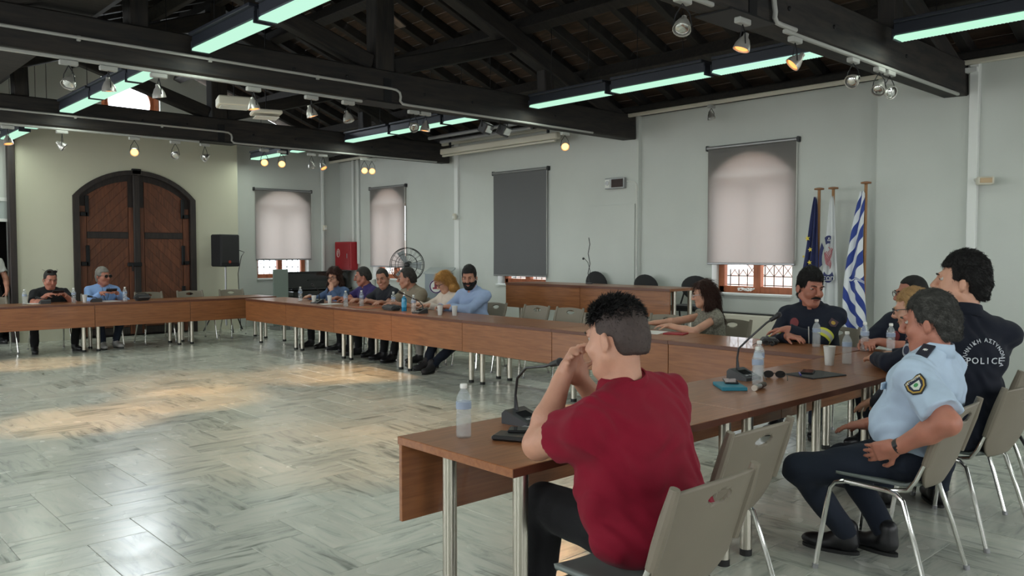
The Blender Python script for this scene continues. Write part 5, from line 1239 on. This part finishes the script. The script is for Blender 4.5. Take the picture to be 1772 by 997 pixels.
def beard(J, m, full=True):
    hp, s, RH = J['hp'], J['hsz'], J['RH']; q = SDF(); q.ell(hp(0,.028,-.030),(.0655*s,.068*s,.089*s),RH,.02); q.ell(hp(0,.058,-.096),(.034*s,.033*s,.028*s),RH,.03)
    for e in (-1,1): q.ell(hp(e*.036,.056,-.03),(.031*s,.029*s,.03*s),RH,.02); q.cone(hp(e*.056,.0,-.05),hp(e*.022,.058,-.097),.025*s,.026*s,.03)
    q.box(hp(0,.05,.075),(.2*s,.2*s,.098*s),RH,.012*s,.015,'s'); q.ell(hp(0,.105,-.052),(.030*s,.03*s,.020*s),RH,.008,'s')
    q.noise = hairnoise(.0016,170,1.0); V, F = q.mesh(min(J['res'],.008)); np_obj('beard', V, F, m, J['obj']); moustache(J, m)
def watch(J, e, m=M_BLACK):
    el, wr = J['arms'][e]; d = nrm(wr-el); p = wr-d*.02*J['s']; MB().cyl(p-d*.012,p+d*.012,.033*J['s'],n=16).build('wristwatch', m, J['obj'])
def phone_in(J, p, d, label): pass
# ================================================================== the people in the hall
M_NAVYF = cloth('navy_uniform_cloth', srgb(30,34,46)); M_BLKT = cloth('black_trouser_cloth', (.010,.010,.011)); M_NAVYT = cloth('navy_trouser_cloth', srgb(36,42,54))
M_YEL = mat('fluorescent_yellow_band', srgb(205,205,70), .5); M_SILV = mat('grey_reflective_band', (.45,.45,.42), .4)
H_BLACK = mat('hair_black', (.012,.011,.011), .5, bump=.5, bscale=260, spec=.2); H_BROWN = mat('hair_brown', srgb(58,38,32), .5, bump=.5, bscale=260, spec=.2); H_GREY = mat('hair_grey', srgb(92,90,86), .6, noise=(30,.25), bump=.5, bscale=260, spec=.2)
H_DKGREY = mat('hair_dark_grey', srgb(52,50,48), .6, noise=(25,.3), bump=.5, bscale=260, spec=.2); H_BLOND = mat('hair_blond', srgb(186,150,104), .5, noise=(40,.15), bump=.5, bscale=260, spec=.2); H_OFF = mat('hair_salt_grey', srgb(72,71,68), .6, noise=(30,.35), bump=.5, bscale=260, spec=.2); H_FADE = mat('hair_shaved', srgb(62,50,46), .7, noise=(60,.2)); H_SILVER = mat('hair_silver', srgb(124,120,114), .6, noise=(30,.15), bump=.4, bscale=260)
UP = (0,0,1)
# --- man in the red polo (foreground, seen from behind)
def red_x(J):
    hp, s, RH = J['hp'], J['s'], J['RH']; q = SDF(); q.ell(hp(0,-.006,.060),(.074*s,.094*s,.078*s),RH,.02); q.box(hp(0,0,-.055),(.2*s,.2*s,.105*s),RH,.01*s,.012,'s'); q.box(hp(0,.17,.02),(.2*s,.09*s,.055*s),RH,.01*s,.012,'s')
    q.noise = hairnoise(.0045,150,2.0); V, F = q.mesh(.006); ho = np_obj('hair_top', V, F, H_BLACK, J['obj']); strands(ho, V, F, H_BLACK, RH, 5000, .024, .55)
person('man in a dark red polo shirt seen from behind, elbows on the near table', (2.26,1.71), PI/2+.03, s=1.08, lean=12, side=-7, head=(3,6,4), headoff=(0,-.045,0), tz=.925, build=1.42, belly=.03, wr_amp=.006, skinm=SK2,
  hands={-1:dict(t=(2.17,2.06,1.05),pole=(-.35,.6,-1.0),d=(.35,-.05,.5),n=(.5,-.8,.0),curl=.9), 1:dict(t=(2.28,2.08,1.02),pole=(.6,.5,-1.0),d=(-.5,-.1,.6),n=(-.3,-.9,0),curl=.8)},
  feet={-1:(2.10,2.12,0),1:(2.50,2.12,0)}, knees={-1:(.5,0,0)}, shirt=cloth('dark_red_polo', srgb(126,17,40)), sleeve='short', sl=.50, trousers=M_BLKT, hair='crop', hairm=H_FADE, res=.0065, extras=red_x, loose=.018, hem=-.085)
# --- police officer in the light blue shirt
def officer_x(J):
    watch(J,-1); T, s = J['T'], J['s']; sh = J['sh'][-1]; el = J['arms'][-1][0]; a = nrm(el-sh); RT = J['RT']
    p = sh+(el-sh)*.40; out = nrm(np.array([-1.0,-.10,.12])-a*(np.array([-1.0,-.10,.12])@a)); up = -a; p, out = stick(J,p,out,.004); r0 = 0
    sh_poly = [(-.042,.044),(-.024,.050),(0,.042),(.024,.050),(.042,.044),(.046,.0),(.034,-.034),(0,-.058),(-.034,-.034),(-.046,0)]
    patch(J,'sleeve_badge',p+out*r0,out,up,sh_poly,mat('badge_black',(.012,.012,.014),.6)); patch(J,'badge_gold',p+out*(r0+.003),out,up,[(x*.86,y*.86) for x,y in sh_poly],mat('badge_gold_thread',srgb(176,142,60),.6),.0015)
    patch(J,'badge_field',p+out*(r0+.0045),out,up,[(x*.70,y*.72) for x,y in sh_poly],mat('badge_navy_field',srgb(24,30,56),.6),.0015); patch(J,'badge_shield',p+out*(r0+.006)-np.array(up)*.006,out,up,[(-.022,.018),(.022,.018),(.018,-.012),(0,-.028),(-.018,-.012)],mat('badge_white_shield',srgb(200,206,196),.6),.0015)
    patch(J,'badge_emblem',p+out*(r0+.0075)-np.array(up)*.004,out,up,circ(.010),mat('badge_green',srgb(60,140,80),.6),.0015); ptext(J,'ΑΣΤΥΝΟΜΙΑ',p+out*(r0+.0065)+np.array(up)*.027,out,up,.0125,M_WHITEP)
    for e in (-1,1):
        c = stick(J,(J['neck']*.42+J['sh'][e]*.58),RT[:,2],.003)[0]; R = np.stack([nrm(J['sh'][e]-J['neck']),RT[:,1],np.cross(nrm(J['sh'][e]-J['neck']),RT[:,1])],1)
        MB().box(tuple(c),(.105*s,.052*s,.008),.003,Matrix(R.tolist())).build('epaulette', mat('epaulette_navy',srgb(26,30,44),.7), J['obj'])
        o_ = R[:,2]*(1 if R[2,2] > 0 else -1); st = []
        for i in range(12): q = .011 if i % 2 == 0 else .005; st.append((q*math.cos(i*PI/6),q*math.sin(i*PI/6)))
        patch(J,'rank_star',c+o_*.004,o_,RT[:,1],st,M_WHITEP,.003)
    MB().box(tuple(stick(J,J['tp'](-.10,.05,.30),J['RT'][:,1],.002)[0]),(.10,.012,.035),.004,Matrix(RT.tolist())).build('pocket_flap', MATS['light_blue_uniform_shirt'], J['obj'])
    b = J['tp'](0,.01,-.055); MB().lathe([(.172*s,-.018),(.175*s,0),(.172*s,.018)],(0,0,0),32,Matrix(RT.tolist())@Matrix.Diagonal((1,.80,1))).build('belt', M_BLACK, J['obj'], loc=tuple(b))
person('police officer in a light blue short-sleeved shirt, hand on hip, seated', (3.97,1.50), PI/2+.04, s=1.05, seat=.46, lean=-8, head=(2,11,0), headoff=(0,.01,-.03), tz=.955, hs=1.04, build=1.32, belly=.03, hem=.055, wr_amp=.006, skinm=SK3,
  hands={-1:dict(t=(3.63,1.45,.645),pole=(-.45,-1.0,.0),d=(.10,.9,-.35),n=(.9,.1,.1),curl=.35), 1:dict(t=(4.16,1.80,.62),pole=(.6,-.7,-.1),d=(-.2,.9,-.2),n=(0,0,-1),curl=.4)},
  feet={-1:(3.95,1.80,0),1:(4.08,1.66,0)}, knees={-1:(-.6,.3,0)}, shirt=cloth('light_blue_uniform_shirt', srgb(176,194,214)), sleeve='short', sl=.84, trousers=M_NAVYT, hair='grey', hairm=H_OFF, res=.0065, extras=officer_x, loose=.018)
# --- man with POLICE on the back
def police_x(J):
    RT, s = J['RT'], J['s']; out = nrm(RT@np.array([.0,-1.0,.05])); up = RT[:,2]; c, _o = stick(J,J['tp'](.02,-.1,.335),out,.006); W = mat('white_print', (.62,.64,.68), .6); R = frm(out, up)
    for i, ch in enumerate('POLICE'):
        p, o3 = stick(J,c+R[:,0]*(i-2.5)*.033-R[:,1]*.045,out,.004); ptext(J,ch,p,o3,up,.046,W)
    word = 'ΕΛΛΗΝΙΚΗ ΑΣΤΥΝΟΜΙΑ'; n = len(word)
    for i, ch in enumerate(word):
        if ch == ' ': continue
        a = PI*1.08-(PI*1.16)*i/(n-1); p, o3 = stick(J,c+(R[:,0]*math.cos(a)+R[:,1]*math.sin(a))*.098-R[:,1]*.04,out,.004)
        u2 = R[:,0]*math.cos(a)+R[:,1]*math.sin(a); ptext(J,ch,p,o3,u2,.028,W)
    sh = J['sh'][-1]; el = J['arms'][-1][0]; a = nrm(el-sh); p = sh+(el-sh)*.30; o2 = nrm(np.array([-1,-.25,.1])-a*(np.array([-1,-.25,.1])@a)); p, o2 = stick(J,p,o2,.003); patch(J,'sleeve_badge',p,o2,-a,circ(.036,20,.8),mat('badge_grey',(.30,.31,.33),.6)); patch(J,'badge_centre',p+o2*.003,o2,-a,circ(.024,16,.8),MATS['badge_navy_field'],.0015)
person('tall man in a navy shirt with POLICE across the back, seated behind the officer', (4.63,1.51), PI/2-.74, s=1.12, seat=.48, lean=1, head=(56,-2,0), tz=1.075, hs=1.03, build=1.10, belly=.02, wr_amp=.006, skinm=SK2,
  hands={-1:dict(t=(4.62,1.95,.66),pole=(-.5,-.3,-.8),d=(.5,.7,-.3),n=(0,0,-1),curl=.4),1:dict(t=(4.92,1.74,.62),pole=(.5,-.3,-1.0),d=(-.2,.9,-.3),n=(0,0,-1),curl=.4)},
  shirt=cloth('navy_police_shirt', srgb(26,29,40)), sleeve='long', trousers=M_NAVYT, hair='short', hairm=H_BLACK, res=.0075, extras=police_x, loose=.02)
# --- blond person in navy
person('fair-haired person with glasses in a navy jacket leaning on the corner table', (5.31,1.76), PI/2+.12, s=1.02, seat=.46, lean=22, head=(8,4,0), tz=.975, skinm=SK2, build=1.0,
  hands={-1:dict(t=(5.40,2.30,.80),pole=(-.8,.5,-.8),d=(.9,.3,0),n=(0,0,-1),curl=.4),1:dict(t=(5.62,2.30,.80),pole=(1,.2,-.4),d=(-.8,.4,0),n=(0,0,-1),curl=.4)},
  shirt=M_NAVYF, sleeve='long', trousers=M_NAVYT, hair='grey', hairm=H_BLOND, res=.009, extras=lambda J: face_glasses(J))
# --- firefighters
def band(J, e, t, m1=M_YEL):
    sh = J['sh'][e]; el = J['arms'][e][0]; d = nrm(el-sh); L = np.linalg.norm(el-sh); r = .064*J['s']
    for o, m, w_ in ((-.026,m1,.011),(0,M_SILV,.016),(.026,m1,.011)): p = sh+d*(L*t+o*J['s']); MB().cyl(p-d*w_*J['s'],p+d*w_*J['s'],r+.004,r+.002,n=22).build('reflective_band', m, J['obj'])
def chest_badge(J, x, z, m, r=.040):
    RT = J['RT']; out = nrm(RT@np.array([x*.9,1,.18])); p, o = stick(J,J['tp'](x,.05,z),out,.0); patch(J,'chest_badge',p,o,RT[:,2],circ(r),m,.006)
def ff1_x(J):
    band(J,1,.80); band(J,-1,.80); moustache(J, H_BLACK); rm = mat('badge_red',srgb(120,40,44),.6); chest_badge(J,.085,.33,rm,.042)
    sh = J['sh'][-1]; el = J['arms'][-1][0]; a = nrm(el-sh); T = J['T'].T; o2 = nrm(T@np.array([-.9,-.45,.1])); o2 = nrm(o2-a*(o2@a)); p, o2 = stick(J,sh+(el-sh)*.42,o2,.003); patch(J,'sleeve_badge',p,o2,-a,[(-.034,.036),(.034,.036),(.034,-.02),(0,-.042),(-.034,-.02)],mat('badge_maroon',srgb(66,44,56),.6)); patch(J,'badge_centre',p+o2*.003,o2,-a,circ(.018),MATS['badge_gold_thread'],.002)
    MB().box(tuple(stick(J,J['tp'](-.05,.05,.26),J['RT'][:,1],.0)[0]),(.008,.008,.22),.002,Matrix(J['RT'].tolist())).build('zip', M_SILV, J['obj'])
person('moustached firefighter in navy with yellow sleeve bands, arms folded on the table', (6.74,3.41), PI+.22, s=1.10, seat=.46, lean=9, head=(44,8,-6), tz=.885, hs=1.10, build=1.14, belly=.03, skinm=SK3,
  hands={1:dict(t=(6.30,3.40,.795),pole=(.1,.9,-1.0),d=(-.3,-.9,.0),n=(0,0,-1),curl=.5),-1:dict(t=(6.34,3.44,.85),pole=(.0,-1.0,-1.2),d=(-.1,.9,-.1),n=(0,0,-1),curl=.5)},
  shirt=M_NAVYF, sleeve='long', trousers=M_NAVYT, hair='short', hairm=H_BLACK, res=.008, extras=ff1_x, loose=.02)
person('second firefighter in navy with a bright yellow sleeve band and glasses', (6.76,2.53), PI-.15, s=1.04, seat=.46, lean=10, head=(-38,4,0), tz=.93, hs=1.05, build=1.05, skinm=SK3,
  hands={1:dict(t=(6.30,2.76,.80),pole=(.1,.8,-.7),d=(-.6,-.5,0),n=(0,0,-1),curl=.7),-1:dict(t=(6.32,2.66,.81),pole=(.0,-1.0,-1),d=(-.3,.7,0),n=(0,0,-1),curl=.7)},
  shirt=M_NAVYF, sleeve='short', sl=.98, trousers=M_NAVYT, hair='crop', hairm=H_BLACK, res=.009, extras=lambda J: (band(J,1,.80,mat('vivid_yellow_band',srgb(215,225,40),.5)), band(J,-1,.80), face_glasses(J), chest_badge(J,.08,.30,MATS['badge_red'],.04)), loose=.018)
# --- long-haired woman writing
person('woman with long brown hair and glasses writing at the long row', (6.88,4.50), PI-.62, s=1.0, seat=.46, lean=10, head=(-14,6,0), tz=.80, female=True, skinm=SK2, collar=False,
  hands={1:dict(t=(6.42,4.92,.80),pole=(.5,.4,-.6),d=(-.7,.5,0),n=(0,0,-1),curl=.9),-1:dict(t=(6.44,4.72,.79),pole=(-.1,-1,-.4),d=(-.5,.8,0),n=(0,0,-1),curl=.5)},
  shirt=mat('patterned_blouse', srgb(120,116,104), .8, noise=(60,.45)), sleeve='short', sl=.22, trousers=M_BLKT, hair='long', hairm=H_BROWN, res=.010, extras=lambda J: face_glasses(J, M_GREYM))
t = thing('white_pen','white pen held by the long-haired woman','pen',(6.27,4.93,.80),0); MB().cyl((0,0,0),(.03,.02,.13),.005,n=8).build('barrel', M_WHITEP, t); MB().cyl((0,0,0),(-.003,-.002,-.015),.004,.001,n=8).build('tip', M_STEEL, t)
# --- seated along the long row
def ontable(x, y, dy=.24, z=.80, d=(-.8,0,0), c=.6, ex=0.0):
    return {1:dict(t=(x+ex,y+dy,z),pole=(.5,.7,-.6),d=(d[0],-.4,d[2]),n=(0,0,-1),curl=c),-1:dict(t=(x,y-dy,z),pole=(.5,-.7,-.6),d=(d[0],.4,d[2]),n=(0,0,-1),curl=c)}
person('bearded man in a light blue shirt, arms folded on the long row', (6.90,8.13), PI+.20, s=1.05, seat=.46, lean=12, head=(26,8,0), tz=.92, hs=1.08, build=1.12, belly=.02, skinm=SK,
  hands={1:dict(t=(6.42,8.30,.80),pole=(.3,.8,-.8),d=(-.4,-.8,0),n=(0,0,-1),curl=.6),-1:dict(t=(6.42,8.12,.81),pole=(.3,-1,-1.0),d=(-.2,.8,0),n=(0,0,-1),curl=.6)},
  feet={1:(6.25,8.35,0),-1:(6.12,8.08,0)}, shirt=cloth('pale_blue_shirt', srgb(150,168,200)), sleeve='long', trousers=M_NAVYT, hair='short', hairm=H_BLACK, shoes=mat('dark_suede',(.03,.028,.03),.8), res=.011, extras=lambda J: beard(J, H_BLACK))
person('blonde woman in a white top looking down at the long row', (7.02,8.76), PI-.1, s=1.0, seat=.46, lean=14, head=(-4,24,0), tz=.83, hs=1.05, female=True, skinm=SK2, collar=False, hands=ontable(6.50,8.76,.12,.80),
  shirt=cloth('white_top', srgb(214,200,188)), sleeve='long', trousers=cloth('pale_trousers', srgb(150,146,140)), hair='bob', hairm=mat('hair_golden', srgb(196,146,84), .5, noise=(40,.18), bump=.5, bscale=260, spec=.2), res=.011, extras=lambda J: face_glasses(J))
person('man in a beige polo leaning forward over the long row', (6.94,9.40), PI-.05, s=1.06, seat=.46, lean=20, head=(-36,2,0), tz=.895, hs=1.08, build=1.16, belly=.03, skinm=SK, hands=ontable(6.36,9.40,.16,.80), feet={1:(6.4,9.55,0),-1:(6.35,9.25,0)},
  shirt=cloth('beige_polo', srgb(134,124,108)), sleeve='short', trousers=M_BLKT, hair='crop', hairm=H_DKGREY, res=.011)
person('man in a dark uniform shirt looking aside at the long row', (6.92,10.15), PI+.10, s=1.04, seat=.46, lean=12, head=(30,10,6), tz=.82, hs=1.08, build=1.12, skinm=SK, hands=ontable(6.42,10.12,.16,.80),
  shirt=cloth('dark_uniform_shirt', srgb(40,42,48)), sleeve='short', trousers=M_BLKT, hair='crop', hairm=H_DKGREY, res=.011, extras=lambda J: patch(J,'sleeve_badge',J['sh'][-1]+J['T'].T@np.array([-.5,-.06,.0])*.17-np.array([0,0,.06]),J['T'].T@np.array([-.6,-.8,0]),(0,0,1),circ(.022),MATS['badge_red']))
person('man in a purple shirt bent over his papers at the long row', (7.02,10.78), PI-.05, s=1.05, seat=.46, lean=14, head=(-30,8,0), tz=.845, hs=1.08, build=1.12, skinm=SK3, hands=ontable(6.48,10.78,.16,.80),
  shirt=cloth('purple_shirt', srgb(58,48,96)), sleeve='short', trousers=M_BLKT, hair='crop', hairm=H_DKGREY, res=.011)
person('woman with curly dark hair and glasses, hand at her chin, speaking', (6.92,11.58), PI+.18, s=1.02, seat=.46, lean=10, head=(18,2,0), tz=.78, hs=1.08, female=True, skinm=SK2, collar=False,
  hands={-1:dict(t=(6.66,11.40,.90),pole=(-.2,-.6,-1),d=(.1,.2,.8),n=(.7,.5,0),curl=.9),1:dict(t=(6.42,11.66,.80),pole=(.4,.7,-.5),d=(-.7,-.4,0),n=(0,0,-1),curl=.5)},
  shirt=cloth('blue_grey_shirt', srgb(84,104,138)), sleeve='long', trousers=M_BLKT, hair='curly', hairm=H_BROWN, res=.011, extras=lambda J: face_glasses(J))
# --- far row
FH = lambda x: {1:dict(t=(x-.10,13.66,.86),pole=(-.7,.5,-.6),d=(.5,-.6,.2),n=(.3,0,-1),curl=.7),-1:dict(t=(x+.12,13.66,.86),pole=(.7,.5,-.6),d=(-.5,-.6,.2),n=(-.3,0,-1),curl=.7)}
person('man in a black polo looking down at his phone, sunglasses on his head', (3.28,14.02), -PI/2, s=1.03, seat=.46, lean=8, head=(4,16,0), tz=.76, hs=1.08, build=1.20, belly=.04, skinm=SK3, hands=FH(3.28), feet={1:(2.98,13.62,0),-1:(3.52,13.62,0)},
  shirt=cloth('black_polo', (.012,.012,.014)), sleeve='short', trousers=M_BLKT, hair='crop', hairm=H_DKGREY, res=.012, extras=lambda J: face_glasses(J, top=True, dark=True))
person('grey-haired man in a light blue shirt with dark glasses at the far row', (4.03,14.02), -PI/2+.05, s=1.03, seat=.46, lean=5, head=(22,2,0), tz=.81, hs=1.08, build=1.12, skinm=SK3, hands=FH(4.03), feet={1:(3.9,13.55,0),-1:(4.1,13.6,0)},
  shirt=cloth('sky_blue_shirt', srgb(140,172,222)), sleeve='long', trousers=M_NAVYT, shoes=mat('grey_trainers',(.35,.34,.33),.7), hair='grey', hairm=H_SILVER, res=.012, extras=lambda J: (face_glasses(J, dark=True), MB().tube([J['tp'](-.05,.14,.46),J['tp'](-.03,.165,.3),J['tp'](0,.17,.2),J['tp'](.03,.165,.3),J['tp'](.05,.14,.46)],.004,5).build('lanyard', M_BLACK, J['obj'])))
for x, l in ((3.30,'dark phone in the hands of the man in the black polo'),(4.05,'dark phone in the hands of the man in light blue, far row')):
    t = thing('smartphone', l, 'phone', (x,13.58,.90), 0); R = rotm(-.9,0,0); MB().box((0,0,0),(.16,.085,.012),.004,R).build('body', M_BLACK, t); MB().box(tuple(R@Vector((0,0,-.0065))),(.15,.075,.001),0,R).build('screen', M_SCR, t)
person('person in a white t-shirt standing in the dark doorway at the left edge', (2.74,15.52), -PI/2+.3, s=1.02, stand=True, lean=0, head=(0,0,0), skinm=SK, collar=False,
  hands={1:dict(t=(2.52,15.42,.85),pole=(-.3,1,0),d=(0,0,-1),n=(1,0,0),curl=.4),-1:dict(t=(2.98,15.34,.88),pole=(.5,.8,0),d=(-.2,-.1,-1),n=(-1,0,0),curl=.4)}, feet={1:(2.62,15.5,0),-1:(2.86,15.5,0)},
  shirt=cloth('white_tshirt', srgb(205,205,200)), sleeve='short', trousers=M_BLKT, hair='short', hairm=H_BLACK, res=.013)
